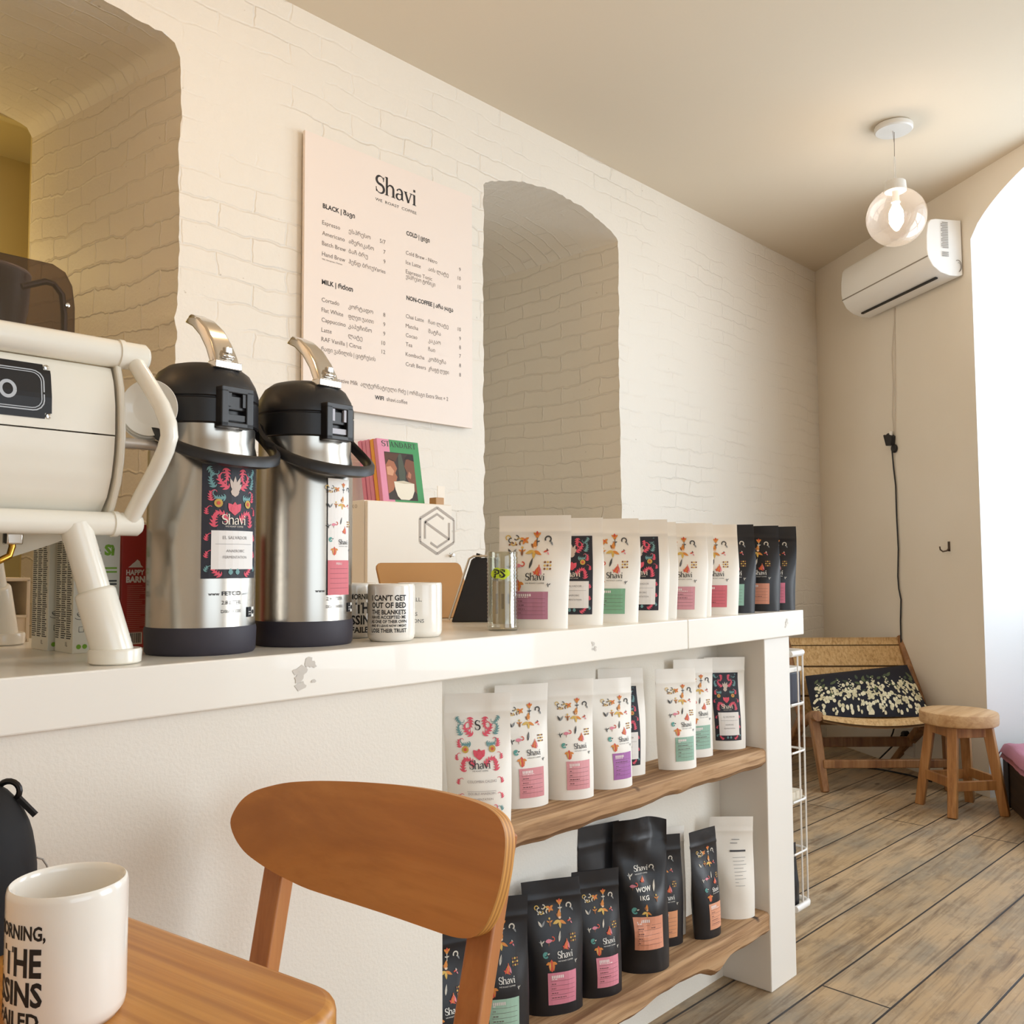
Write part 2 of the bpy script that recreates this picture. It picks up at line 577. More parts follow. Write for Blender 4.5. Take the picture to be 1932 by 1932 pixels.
# serif letters drawn as strokes of changing weight, cap height 1
def _glyph(ch):
    T, t = 0.135, 0.055
    g = []
    def st(pts, ws): g.append((pts, ws))
    def serif(x, y, w=0.26): st([(x - w / 2, y), (x + w / 2, y)], 0.04)
    if ch == 'S':
        up = arc(0.30, 0.75, 0.235, 0.235, 25, 250, 14)
        lo = arc(0.30, 0.255, 0.25, 0.25, 75, -160, 14)
        st(up + lo, [t] * 4 + [0.09, 0.11, 0.12, 0.13, 0.14, 0.15, 0.15, 0.15, 0.15, 0.15] + [0.15, 0.15, 0.15, 0.15, 0.15, 0.14, 0.13, 0.11, 0.09, 0.07, t, t, t, t])
        st([(0.52, 0.72), (0.54, 0.98)], 0.05); st([(0.06, 0.04), (0.04, 0.32)], 0.05)
        return g, 0.62
    if ch == 'h':
        st([(0.12, 0.02), (0.12, 1.06)], T); serif(0.12, 0.02); st([(0.0, 1.03), (0.14, 1.05)], 0.05)
        st([(0.15, 0.46)] + arc(0.37, 0.45, 0.19, 0.2, 150, 0, 9) + [(0.56, 0.02)], [t, t, 0.06, 0.08, 0.1, 0.12, T, T, T, T, T]); serif(0.56, 0.02)
        return g, 0.72
    if ch == 'a':
        st([(0.08, 0.5)] + arc(0.26, 0.46, 0.17, 0.18, 150, 0, 9) + [(0.43, 0.1), (0.52, 0.03)], [0.1, 0.08, t, t, 0.08, 0.1, 0.12, T, T, T, T, 0.06])
        st([(0.43, 0.38)] + arc(0.22, 0.18, 0.17, 0.17, 70, 290, 11) + [(0.43, 0.14)], [t, t, t, 0.08, 0.11, 0.13, 0.13, 0.13, 0.12, 0.1, 0.07, t, t])
        return g, 0.58
    if ch == 'v':
        st([(0.08, 0.62), (0.29, 0.02)], T); st([(0.29, 0.02), (0.48, 0.62)], 0.06); serif(0.09, 0.62, 0.24); serif(0.48, 0.62, 0.2)
        return g, 0.58
    if ch == 'i':
        st([(0.12, 0.02), (0.12, 0.62)], T); serif(0.12, 0.02); st([(0.0, 0.61), (0.14, 0.61)], 0.05); st([(0.05, 0.86), (0.19, 0.86)], 0.15)
        return g, 0.26
    if ch == 'T':
        st([(0.32, 0.0), (0.32, 0.98)], T); st([(0.02, 0.98), (0.62, 0.98)], t); st([(0.03, 1.0), (0.03, 0.78)], 0.04); st([(0.61, 1.0), (0.61, 0.78)], 0.04); serif(0.32, 0.02, 0.3)
        return g, 0.66
    if ch == 'A':
        st([(0.34, 1.0), (0.08, 0.02)], t); st([(0.34, 1.0), (0.6, 0.02)], T); st([(0.16, 0.34), (0.5, 0.34)], t); serif(0.08, 0.02, 0.24); serif(0.6, 0.02, 0.28)
        return g, 0.74
    if ch == 'N':
        st([(0.12, 0.0), (0.12, 1.0)], t); st([(0.12, 1.0), (0.62, 0.02)], T); st([(0.62, 0.0), (0.62, 1.0)], t); serif(0.12, 0.02, 0.24); serif(0.62, 0.98, 0.24)
        return g, 0.76
    if ch == 'D':
        st([(0.14, 0.0), (0.14, 1.0)], T); st([(0.02, 0.98), (0.2, 0.98)] + arc(0.24, 0.5, 0.36, 0.48, 88, -88, 13) + [(0.2, 0.02), (0.02, 0.02)], [t, t, t, t, 0.07, 0.1, 0.12, T, T, T, T, T, 0.12, 0.1, 0.07, t, t][:17])
        return g, 0.7
    if ch == 'R':
        st([(0.14, 0.0), (0.14, 1.0)], T); st([(0.02, 0.98), (0.2, 0.98)] + arc(0.28, 0.74, 0.24, 0.24, 88, -88, 9) + [(0.14, 0.5)], [t, t, t, 0.07, 0.1, T, T, 0.12, 0.09, 0.07, t, t])
        st([(0.3, 0.5), (0.6, 0.02)], T); serif(0.14, 0.02); serif(0.6, 0.02, 0.2)
        return g, 0.68
    return g, 0.4
def serif_word(mb, S, s, x, y, cap, mat, layer=1, align='L', fit=None):
    gl = [_glyph(c) for c in s]
    W = sum(w for _, w in gl)
    kx = fit / W if fit else cap
    ox = x - (W * kx if align == 'R' else W * kx / 2 if align == 'C' else 0)
    for g, w in gl:
        for pts, ws in g:
            vs, fs = stroke_poly(pts, ws)
            mb.add([S(ox + a * kx, y + b_ * cap, layer) for a, b_ in vs], fs, mat)
        ox += w * kx
    return W * kx

OR, RD, PK, TL, GR, YL, BR = '#d98a3c', '#d4553f', '#e08a9b', '#5fa39c', '#8d8f90', '#d8b35c', '#8a5a3a'
def motif(mb, S, k, x, y, s, dark, layer=2):
    P = lambda cx, cy, a, l, w, c: ngon(mb, S, [(x + px * s, y + py * s) for px, py in petal(cx, cy, rad(a), l, w)], ink(c), layer)
    D = lambda cx, cy, r, c: ngon(mb, S, [(x + px * s, y + py * s) for px, py in disc(cx, cy, r)], ink(c), layer)
    A = lambda cx, cy, r, a0, a1, w, c: strokes(mb, S, [(x + px * s, y + py * s) for px, py in arc(cx, cy, r, r, a0, a1, 9)], w * s, ink(c), layer)
    n = '#d9d2c4' if dark else '#4a4a4a'
    if k == 0:
        for i in range(6):
            A(-0.9 + i * 0.36, 0.3 - 0.35 * (i % 3), 0.3, i * 70, i * 70 + 250, 0.14, n if i % 2 else YL)
        for i in range(4):
            D(-0.7 + 0.45 * i, -0.6 + 0.2 * (i % 2), 0.13, BR if not dark else n)
    elif k == 1:
        for a in (30, 150, 250, 320):
            P(0, 0, a, 0.9, 0.5, OR)
        D(0, 0, 0.25, RD)
    elif k == 2:
        for a in (40, 90, 140):
            P(0, 0.5, a, 0.8, 0.5, OR if a != 90 else RD)
        P(0, 0.6, 270, 0.55, 0.6, OR)
        strokes(mb, S, [(x, y + 0.2 * s), (x, y - 1.2 * s)], 0.14 * s, ink(n), layer)
        P(0, -0.5, 20, 0.5, 0.25, n); P(0, -0.5, 160, 0.5, 0.25, n)
    elif k == 3:
        A(0, 0.2, 0.5, -60, 210, 0.26, n); P(0.4, -0.1, 300, 0.9, 0.35, GR)
    elif k == 4:
        P(0, -0.5, 55, 1.3, 0.4, GR); P(0, -0.5, 120, 1.3, 0.45, n)
    elif k == 5:
        P(0, -0.8, 90, 1.4, 0.45, BR); P(0, 0, 30, 0.8, 0.3, OR); P(0, 0, 150, 0.8, 0.3, OR); D(0, 0.75, 0.22, YL)
    elif k == 6:
        P(0, 0.2, 80, 1.3, 0.6, OR); P(0.1, 0.3, 130, 0.8, 0.45, BR); P(0, 0, 200, 1.2, 0.5, YL); P(0, 0, 330, 1.2, 0.45, OR); P(0, 0, 270, 1.1, 0.45, YL); D(0.1, 0.4, 0.25, '#f0d0b0')
    elif k == 7:
        P(-0.6, 0, 20, 1.2, 0.4, RD); P(0.2, 0.1, 100, 0.7, 0.3, n); P(0.2, 0, 300, 0.7, 0.3, PK)
    elif k == 8:
        P(-0.9, 0, 5, 1.5, 0.75, PK); A(0.65, 0.35, 0.35, -120, 110, 0.2, RD); P(-0.2, -0.2, 260, 0.7, 0.14, BR)
    elif k == 9:
        P(-0.3, -1.1, 75, 2.2, 0.5, n); P(-0.1, -0.6, 75, 1.4, 0.16, GR)
    elif k == 10:
        for i in range(9):
            D(-0.5 + 0.5 * (i % 3), -0.7 + 0.6 * (i // 3), 0.2, YL if i % 2 else BR)
    elif k == 11:
        A(0, 0, 0.5, 40, 330, 0.34, TL); D(-0.1, 0.15, 0.3, TL); P(0.4, 0.1, 20, 0.6, 0.3, n)
    elif k == 12:
        for i, a in enumerate((60, 75, 92, 108)):
            P(-0.6 + 0.4 * i, -0.9, a, 1.7, 0.4, (RD, OR, RD, PK)[i])
        P(-0.8, -0.3, 330, 1.5, 0.35, RD)
    elif k == 13:
        P(0, -1.1, 90, 2.0, 1.2, RD); P(-0.2, 0.4, 200, 0.9, 0.5, OR); P(0.2, 0.4, 340, 0.9, 0.5, OR)
        P(-0.25, 0.6, 265, 1.6, 0.3, YL); P(0.25, 0.6, 275, 1.6, 0.3, OR)
    else:
        P(0, -0.8, 100, 1.3, 0.3, n); P(0, -0.2, 40, 0.8, 0.25, n); P(0, -0.2, 150, 0.7, 0.25, GR)
LAYOUT = [(0, -0.62, 0.93, 1.25), (1, -0.24, 0.93, 0.9), (2, 0.24, 0.95, 1.0), (3, 0.66, 0.92, 0.95), (4, -0.72, 0.70, 1.0), (5, -0.32, 0.71, 0.9), (6, 0.14, 0.73, 1.25),
          (7, 0.62, 0.70, 0.8), (14, -0.78, 0.43, 0.9), (8, -0.42, 0.44, 0.95), (9, 0.06, 0.50, 0.85), (12, 0.34, 0.38, 1.05), (10, 0.70, 0.46, 0.9), (11, -0.66, 0.24, 0.85), (13, -0.42, 0.09, 1.05), (15, 0.78, 0.10, 0.6)]
def motif_art(mb, S, hw, z0, z1, dark):
    for k, p, q, s in LAYOUT:
        motif(mb, S, k, p * hw, z0 + (z1 - z0) * q * 0.97, s * hw * 0.235, dark)
    c = ink('#f2efe8') if dark else ink('#2b2a2c')
    zz = z0 + (z1 - z0) * 0.17
    serif_word(mb, S, 'Shavi', -0.12 * hw, zz, hw * 0.27, c, 3)
    write(mb, S, 'WE ROAST COFFEE', -0.12 * hw, zz - hw * 0.13, hw * 0.055, c, 3, fit=hw * 0.74)
def color_block(mb, S, hw, z0, z1, base, seed):
    rect(mb, S, -hw * 0.62, z0, hw * 0.78, z1, base, 1, 8, 6)
    rnd = random.Random(seed)
    dk, wt = ink('#6b4a4c'), ink('#f5e9e6')
    H = z1 - z0
    for i in range(5):
        zz = z1 - H * (0.26 + 0.145 * i)
        rect(mb, S, -hw * 0.5, zz, hw * 0.68, zz + H * 0.008, dk, 2, 7, 2)
        x = -hw * 0.45
        while x < hw * 0.4:
            w = hw * rnd.uniform(0.03, 0.12)
            rect(mb, S, x, zz + H * 0.05, x + w, zz + H * 0.075, dk if i else wt, 2, 3, 2)
            x += w + hw * 0.03
            if rnd.random() < 0.25:
                break
    x = -hw * 0.45
    for i in range(7):
        rect(mb, S, x, z1 - H * 0.17, x + hw * 0.055, z1 - H * 0.08, wt, 2, 2, 2)
        x += hw * 0.085
def acanthus(mb, S, x, y, size, ang, flip, col, layer=2, n=6):
    """A curling leaf scroll: a hooked stem with pointed lobes fanning off it."""
    m_ = ink(col)
    pts, angs = [], []
    a = ang
    px, py = x, y
    for i in range(n + 5):
        pts.append((px, py)); angs.append(a)
        st = size * 0.15 * (1 - 0.055 * i)
        px += cos(a) * st
        py += sin(a) * st
        a += flip * (0.10 + 0.115 * i)
    k = len(pts)
    strokes(mb, S, pts, [size * (0.075 - 0.045 * i / k) for i in range(k)], m_, layer)
    for i in range(n):
        q = pts[i]
        ln_ = size * (0.30 - 0.028 * i)
        ngon(mb, S, petal(q[0], q[1], angs[i] - flip * rad(48), ln_, ln_ * 0.34), m_, layer)
        ngon(mb, S, petal(q[0], q[1], angs[i] - flip * rad(20), ln_ * 0.9, ln_ * 0.26), m_, layer)
        if i < 4:
            ngon(mb, S, petal(q[0], q[1], angs[i] + flip * rad(60), ln_ * 0.6, ln_ * 0.2), m_, layer)
def floral_art(mb, S, hw, z0, z1, dark, lines, box=True):
    """Mirrored baroque leaf scrolls round a heart, the roaster's name and a text panel."""
    H = z1 - z0
    if dark:
        rect(mb, S, -hw, z0, hw, z1, ink('#23222c'), 1, 10, 12)
    co, te, go = '#e0566a', '#6f9b9c', '#c9a24a'
    Z = lambda q: z0 + H * q
    for sd in (-1, 1):
        X = lambda p: p * hw * sd
        A = lambda p, q, s, deg, fl, c, n=5: acanthus(mb, S, X(p), Z(q), 1.22 * s * hw, rad(deg) if sd > 0 else PI - rad(deg), fl * sd, c, 2, n)
        A(0.20, 0.80, 0.62, 30, 1, co); A(0.34, 0.97, 0.55, 250, 1, co, 5); A(0.62, 0.80, 0.50, 55, 1, te); A(0.80, 0.98, 0.42, 250, -1, te, 4)
        A(0.30, 0.72, 0.50, -15, 1, te, 4); A(0.70, 0.68, 0.42, 70, 1, co, 4); A(0.22, 0.50, 0.60, 55, -1, co); A(0.62, 0.45, 0.58, 85, 1, co)
        A(0.84, 0.56, 0.34, 80, 1, co, 3); A(0.86, 0.33, 0.34, 95, 1, co, 3); A(0.86, 0.18, 0.34, 95, 1, co, 3); A(0.40, 0.03, 0.5, 25, 1, co, 4); A(0.88, 0.06, 0.32, 110, 1, te, 3)
        ngon(mb, S, disc(X(0.52), Z(0.66), hw * 0.13, 12), ink(go), 3)
        ngon(mb, S, disc(X(0.52), Z(0.66), hw * 0.06, 8), ink(RD), 4)
        ngon(mb, S, petal(X(0.0), Z(0.58), rad(90 - 38 * sd), hw * 0.36, hw * 0.24), ink(co), 3)
        ngon(mb, S, petal(X(0.12), Z(0.03), rad(90), hw * 0.2, hw * 0.16), ink(te), 3)
    ngon(mb, S, petal(0, Z(0.555), rad(90), hw * 0.42, hw * 0.30), ink('#d8505f'), 3)
    light = '#e9dccb' if dark else '#3a3a40'
    if dark:
        for a, l in ((90, 0.5), (68, 0.52), (112, 0.46), (48, 0.36)):
            ngon(mb, S, petal(0, Z(0.76), rad(a), hw * l, hw * 0.15), ink('#cbb8aa'), 3)
        ngon(mb, S, petal(0, Z(0.72), rad(90), hw * 0.34, hw * 0.3), ink('#cbb8aa'), 3)
    serif_word(mb, S, 'Shavi', 0, Z(0.475), hw * 0.3, ink(light), 4, 'C')
    write(mb, S, 'WE ROAST COFFEE', 0, Z(0.45), hw * 0.05, ink(light), 4, 'C', fit=hw * 0.62)
    if box:
        rect(mb, S, -hw * 0.72, Z(0.08), hw * 0.82, Z(0.42), ink('#ece7e2'), 3, 8, 6)
        tc = ink('#8b8583')
        rect(mb, S, -hw * 0.6, Z(0.30), hw * 0.7, Z(0.303), tc, 4, 6, 2)
    else:
        tc = ink('#a59c9c')
        rect(mb, S, -hw * 0.55, Z(0.262), hw * 0.6, Z(0.265), tc, 4, 6, 2)
    q = 0.345
    for i, ln_ in enumerate(lines):
        write(mb, S, ln_, hw * 0.05, Z(q), hw * (0.085 if i else 0.1), tc, 4, 'C', maxw=hw * 1.15)
        q -= 0.115 if i == 0 else 0.055

# ------------------------------------------------------------------ materials of the place
PLASTER = paint('white_plaster', '#e9e3d8', 0.8, 0.22, 190, 0.003, '#e4ddd0')
WALLP = paint('painted_wall', '#e9e0d2', 0.8, 0.10, 90, 0.002, '#e5dbcb')
CEILP = paint('ceiling_paint', '#dccfba', 0.85, 0.05, 60, 0.002, '#dccfba')
JAMBP = paint('window_reveal_paint', '#f0f0ee', 0.8, 0.06, 60, 0.002)
BRICK = brick_mat('white_painted_brick', '#eae2d5')
BRICKR = brick_mat('white_painted_reveal_brick', '#e6dccb', 0.22, 0.48)
FLOORM = floor_mat()
SLAB = plain('white_worktop', '#eee8dd', 0.32, coat=0.2)
STEEL = steel_mat()
CHROME = plain('chrome', '#d8d4ce', 0.12, 1.0)
BLACKP = plain('black_plastic', '#1d1b1c', 0.42)
RUBBER = plain('dark_grey_rubber', '#35313a', 0.62)
WHITEP = plain('white_plastic', '#ece7df', 0.38)
WHITEG = plain('white_glazed_ceramic', '#f0ebe2', 0.15, coat=0.4)
MACH = plain('cream_white_enamel', '#eee8da', 0.25, coat=0.35)
POUCHW = plain('white_pouch_film', '#f1ece3', 0.42)
POUCHB = plain('black_pouch_film', '#1c1b1f', 0.38)
INKBLK = ink('#19181b')
INKWHT = ink('#f4f1ea')

# ------------------------------------------------------------------ the room shell
CEIL = 3.03
YB = 2.595
mb = MB()
fpoly = [(-2.0, -2.7), (2.45, -2.7), (6.25, 2.45), (5.9, 3.0), (3.6, 3.9), (1.4, 3.9), (1.4, 5.6), (-2.0, 5.6)]
mb.add([(x, y, 0) for x, y in fpoly] + [(x, y, -0.05) for x, y in fpoly], [tuple(range(8)), tuple(range(15, 7, -1))] + [(i, 8 + i, 8 + (i + 1) % 8, (i + 1) % 8) for i in range(8)], FLOORM)
structure(mb.build('floor', smooth=False), 'worn wooden floorboards running along the counter', 'floor')
mb = MB()
cp = [(-2.1, -2.8), (2.2, -2.8), (5.9, 2.6), (5.9, 2.75), (-2.1, 2.75)]
mb.add([(x, y, CEIL) for x, y in cp] + [(x, y, CEIL + 0.06) for x, y in cp], [(4, 3, 2, 1, 0), (5, 6, 7, 8, 9)] + [(i, (i + 1) % 5, 5 + (i + 1) % 5, 5 + i) for i in range(5)], CEILP)
structure(mb.build('ceiling', smooth=False), 'smooth warm white ceiling over the whole cafe', 'ceiling')

# brick wall with a doorway recess and a tall arched niche: the edges of the openings wander
def edge_wob(z, seed, amp=0.011):
    return amp * (mnoise.noise(Vector((z * 5.0, seed, 0.3))) + 0.9 * mnoise.noise(Vector((z * 19.0, seed, 4.0))))
def arch_z(x, x0, x1, spring, rise):
    t = (x - (x0 + x1) / 2) / ((x1 - x0) / 2)
    t = max(-1, min(1, t))
    return spring + rise * (1 - t * t) ** (0.3 if rise < 0.09 else 0.8)
mb = MB()
OPEN = [(-0.15, 1.272, 2.68, 0.085, 3.86), (2.575, 3.49, 2.68, 0.105, 3.75)]
zs = lin(0, CEIL + 0.02, 52)
def wall_strip(xa_fn, xb_fn, za=0.0, zb=CEIL + 0.02, nx=2):
    zz = [z for z in lin(za, zb, 52)]
    mb.patch(lambda u, v: Vector((xa_fn(v) + (xb_fn(v) - xa_fn(v)) * u, YB, v)), lin(0, 1, nx), zz, BRICK,
             lambda u, v: (xa_fn(v) + (xb_fn(v) - xa_fn(v)) * u, v))
def cst(x):
    return lambda z: x
def wob(x, seed):
    return lambda z: x + edge_wob(z, seed)
# the stretch left of the doorway, the pier between, the length up to the corner
SEG = [(cst(-2.1), wob(OPEN[0][0], 1)), (wob(OPEN[0][1], 2), wob(OPEN[1][0], 3)), (wob(OPEN[1][1], 4), cst(5.75))]
def full_strip(a, b_, tops):
    # below the springing line
    mb.patch(lambda u, v: Vector((a(v) + (b_(v) - a(v)) * u, YB, v)), lin(0, 1, 3), lin(0, tops, 130), BRICK, lambda u, v: (a(v) + (b_(v) - a(v)) * u, v))
SPR = 2.68
OPEN = [(x0, x1, SPR, r + s - SPR, y) for x0, x1, s, r, y in OPEN]
for a, b_ in SEG:
    full_strip(a, b_, SPR)
# above the springing line: one strip that follows the arches
xs = sorted(set(lin(-2.1, 5.75, 60) + [x for o in OPEN for x in lin(o[0], o[1], 70)]))
def bottom(x):
    for x0, x1, s, r, y in OPEN:
        if x0 <= x <= x1:
            w = 0.007 * mnoise.noise(Vector((x * 12, 7.7, 0))) + 0.008 * mnoise.noise(Vector((x * 31, 2.7, 0)))
            return arch_z(x, x0, x1, s, r) + (w if x0 + 0.01 < x < x1 - 0.01 else 0)
    return SPR
mb.patch(lambda u, v: Vector((u + (edge_wob(SPR, {0: 1, 1: 2, 2: 3, 3: 4}[min(range(4), key=lambda k: abs(u - [OPEN[0][0], OPEN[0][1], OPEN[1][0], OPEN[1][1]][k]))]) if min(abs(u - q) for q in (OPEN[0][0], OPEN[0][1], OPEN[1][0], OPEN[1][1])) < 1e-6 and v == 0 else 0), YB, bottom(u) + (CEIL + 0.02 - bottom(u)) * v)),
         xs, lin(0, 1, 4), BRICK, lambda u, v: (u, bottom(u) + (CEIL + 0.02 - bottom(u)) * v))
# reveals and soffits
for (x0, x1, s, r, yd), (sa, sb) in zip(OPEN, ((1, 2), (3, 4))):
    lift = 0.17 if x0 < 0 else 0.0
    for x, sd in ((x0, sa), (x1, sb)):
        mb.patch(lambda u, v: Vector((x + edge_wob(v, sd) * (1 - min(1, (u - YB) / 0.12)), u, v * (1 + lift * (u - YB) / (yd - YB) / s))), [YB, YB + 0.03, YB + 0.12] + lin(YB + 0.3, yd, 4), lin(0, s, 130), BRICKR, lambda u, v: (u + 0.1, v))
    mb.patch(lambda u, v: Vector((u, v, (bottom(u) if v == YB else arch_z(u, x0, x1, s, r)) + lift * (v - YB) / (yd - YB))), lin(x0, x1, 70), [YB, YB + 0.1] + lin(YB + 0.3, yd, 4), BRICK, lambda u, v: (u, v))
x0, x1, s, r, yd = OPEN[1]
mb.patch(lambda u, v: Vector((u, yd, v)), lin(x0 - 0.05, x1 + 0.05, 3), lin(0, s + 0.2, 4), BRICK, lambda u, v: (u, v))
structure(mb.build('wall_back', angle=50), 'white painted brick wall with an arched niche and a doorway recess', 'wall')

# the room beyond the doorway recess
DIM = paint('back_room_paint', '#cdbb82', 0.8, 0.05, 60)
mb = MB()
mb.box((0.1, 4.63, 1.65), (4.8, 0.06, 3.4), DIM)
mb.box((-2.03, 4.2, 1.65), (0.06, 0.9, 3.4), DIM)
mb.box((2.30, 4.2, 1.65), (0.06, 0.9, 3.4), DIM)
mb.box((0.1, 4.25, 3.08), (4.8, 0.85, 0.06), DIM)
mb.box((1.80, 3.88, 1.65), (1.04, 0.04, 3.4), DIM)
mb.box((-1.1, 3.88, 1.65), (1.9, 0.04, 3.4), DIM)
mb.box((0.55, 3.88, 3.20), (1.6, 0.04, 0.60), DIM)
structure(mb.build('wall_passage', smooth=False), 'dim yellowish back room seen through the doorway recess', 'wall')

# the slanting wall on the street side with its arched windows
S_OPEN = [(1.475, 3.15), (3.95, 5.55)]
WT = 0.46
W_SPR = 2.72
def w_arch(s, s0, s1):
    t = (s - (s0 + s1) / 2) / ((s1 - s0) / 2)
    t = max(-1, min(1, t))
    return W_SPR + 0.26 * (1 - abs(t) ** 2.2) ** 0.72
mb = MB()
def wquad(s0, s1, z0, z1):
    mb.patch(lambda u, v: wp(u, 0, v), lin(s0, s1, 4), lin(z0, z1, 4), WALLP)
ZT = CEIL + 0.02
wquad(-0.02, S_OPEN[0][0], 0, W_SPR)
wquad(S_OPEN[0][1], S_OPEN[1][0], 0, W_SPR)
wquad(S_OPEN[1][1], 6.75, 0, W_SPR)
SILL = (0.0, 0.42)
for (s0, s1), zs_ in zip(S_OPEN, SILL):
    if zs_:
        wquad(s0, s1, 0, zs_)
ss = sorted(set([-0.02, 6.75] + [x for o in S_OPEN for x in lin(o[0], o[1], 33)]))
def w_bot(s):
    for s0, s1 in S_OPEN:
        if s0 <= s <= s1:
            return w_arch(s, s0, s1)
    return W_SPR
mb.patch(lambda u, v: wp(u, 0, w_bot(u) + (ZT - w_bot(u)) * v), ss, lin(0, 1, 3), WALLP)
mb.patch(lambda u, v: wp(u, -WT - 0.02, v), [-0.3, S_OPEN[0][0]], [-0.02, ZT], WALLP)
for (s0, s1), zs_ in zip(S_OPEN, SILL):
    for s in (s0, s1):
        mb.patch(lambda u, v: wp(s, -u, v), lin(0, WT, 4), lin(zs_, W_SPR, 8), JAMBP)
    mb.patch(lambda u, v: wp(u, -v, w_arch(u, s0, s1)), lin(s0, s1, 33), lin(0, WT, 4), JAMBP)
    mb.patch(lambda u, v: wp(u, -v, zs_ - 0.001), lin(s0, s1, 3), lin(0, WT, 3), JAMBP)
structure(mb.build('wall_right', angle=50), 'smooth cream end wall slanting towards the arched window', 'wall')
FRAMEM = plain('window_frame_paint', '#efede8', 0.4)
PANE = clear_mat('window_glass', '#ffffff', 0.05)
for i, ((s0, s1), zs_) in enumerate(zip(S_OPEN, SILL)):
    mb = MB()
    z0, z1 = zs_ + 0.02, W_SPR + 0.2
    for s in (s0 + 0.04, (s0 + s1) / 2, s1 - 0.04):
        mb.bar(wp(s, -0.43, z0), wp(s, -0.43, z1), 0.06, 0.05, FRAMEM, WN)
    for z in (z0 + 0.03, 2.05):
        mb.bar(wp(s0, -0.43, z), wp(s1, -0.43, z), 0.06, 0.05, FRAMEM)
    o = structure(mb.build('window_%d' % (i + 1), smooth=False), 'tall arched street window in a deep white reveal', 'window')
    mb = MB()
    mb.add([wp(s0, -0.435, z0), wp(s1, -0.435, z0), wp(s1, -0.435, z1), wp(s0, -0.435, z1)], [(0, 1, 2, 3)], PANE)
    mb.build('pane', o, smooth=False)
mb = MB()
mb.box((-2.06, 0.0, 1.5), (0.08, 5.5, 3.1), WALLP)
structure(mb.build('wall_left', smooth=False), 'plain cream wall behind the seating', 'wall')
mb = MB()
for x0, x1, z0, z1 in ((-2.1, -0.8, 0, 3.1), (1.6, 2.3, 0, 3.1), (-0.8, 1.6, 0, 0.65), (-0.8, 1.6, 2.55, 3.1)):
    mb.box(((x0 + x1) / 2, -2.66, (z0 + z1) / 2), (x1 - x0, 0.08, z1 - z0), WALLP)
structure(mb.build('wall_front', smooth=False), 'plain cream wall with a wide window opening', 'wall')

# ------------------------------------------------------------------ the counter
CY = 1.2
NX0, NX1, NY = 1.085, 2.243, 1.345
ctr = thing('bar_counter', 'white plastered coffee bar counter with an open shelf niche at its end', 'counter', (0, 0, 0))
mb = MB()
mb.box(((-1.3 + NX0) / 2, 1.25, 0.46), (NX0 + 1.3, 0.10, 0.92), PLASTER)
mb.box(((NX0 + NX1) / 2, NY + 0.03, 0.46), (NX1 - NX0 + 0.1, 0.06, 0.92), PLASTER)
mb.box((-1.28, 1.5, 0.46), (0.05, 0.5, 0.92), PLASTER)
mb.build('front_wall', ctr, smooth=False)
mb = MB()
mb.box(((NX1 + 2.385) / 2, 1.505, 0.46), (2.385 - NX1, 0.61, 0.92), WHITEP)
mb.build('end_post', ctr, bevel=0.003, smooth=False)
def worktop(name, x0, x1, label):
    mb = MB()
    mb.box(((x0 + x1) / 2, 1.505, 0.9555), (x1 - x0, 0.635, 0.069), SLAB)
    o = tag(mb.build(name, bevel=0.0025, smooth=False), label, 'worktop')
    return o
w1 = worktop('worktop', -1.3, 1.853, 'long white worktop slab carrying the espresso machine, airpots and mugs')
w2 = worktop('worktop', 1.855, 2.45, 'short white worktop slab beyond the seam, under the black coffee bags')
WEAR = plain('worn_grey_patch', '#cfc8be', 0.6)
def wear(parent, x, z, s, seed):
    mb = MB()
    rnd = random.Random(seed)
    for k in range(9):
        cx, cz = x + rnd.uniform(-s, s) * 0.6, z + rnd.uniform(-s, s) * 0.75
        r = rnd.uniform(0.15, 0.4) * s
        n = 11
        pl = [(cx + r * rnd.uniform(0.5, 1.2) * cos(2 * PI * i / n), cz + r * rnd.uniform(0.4, 0.9) * sin(2 * PI * i / n)) for i in range(n)]
        mb.add([(a, 1.187 - 0.00005 * k, b_) for a, b_ in pl], [tuple(range(n))], WEAR)
    mb.build('worn_patch', parent, smooth=False)
wear(w1, 0.795, 0.957, 0.028, 4)
wear(w1, 1.50, 0.953, 0.014, 9)
wear(w2, 2.345, 0.957, 0.013, 5)

BEAM = wood('reclaimed_oak', '#7a5636', '#b08a62', '#c7a680', 'X', 0.9, 0.8, 0.8, 0.95)
def beam(label, zt, zb, seed, knob):
    mb = MB()
    xs = lin(NX0, NX1, 70)
    rows = []
    for x in xs:
        n1 = fbm(x * 4, seed, 0, 1)
        n2 = fbm(x * 11, seed + 5, 0, 1)
        lowz = zb + 0.006 * n1 + 0.004 * n2 + knob(x)
        yf = CY + 0.002 + 0.004 * fbm(x * 5, seed + 9, 0, 1)
        rows.append([(x, NY, zb + 0.01), (x, yf + 0.045, lowz), (x, yf + 0.014, lowz + 0.004), (x, yf, lowz + 0.018), (x, yf + 0.001 + 0.002 * n2, (zt + lowz) / 2),
                     (x, yf, zt - 0.008), (x, yf + 0.006, zt - 0.001), (x, yf + 0.02, zt), (x, NY, zt)])
    k = len(rows[0])
    vs = [p for r_ in rows for p in r_]
    fs = [(i * k + j, (i + 1) * k + j, (i + 1) * k + (j + 1) % k, i * k + (j + 1) % k) for i in range(len(rows) - 1) for j in range(k)]
    fs += [tuple(range(k)), tuple((len(rows) - 1) * k + j for j in range(k - 1, -1, -1))]
    mb.add(vs, fs, BEAM)
    return tag(mb.build('shelf_beam', angle=45), label, 'shelf', 'reclaimed wooden shelves in the counter niche')
SH1, SH2 = 0.630, 0.206
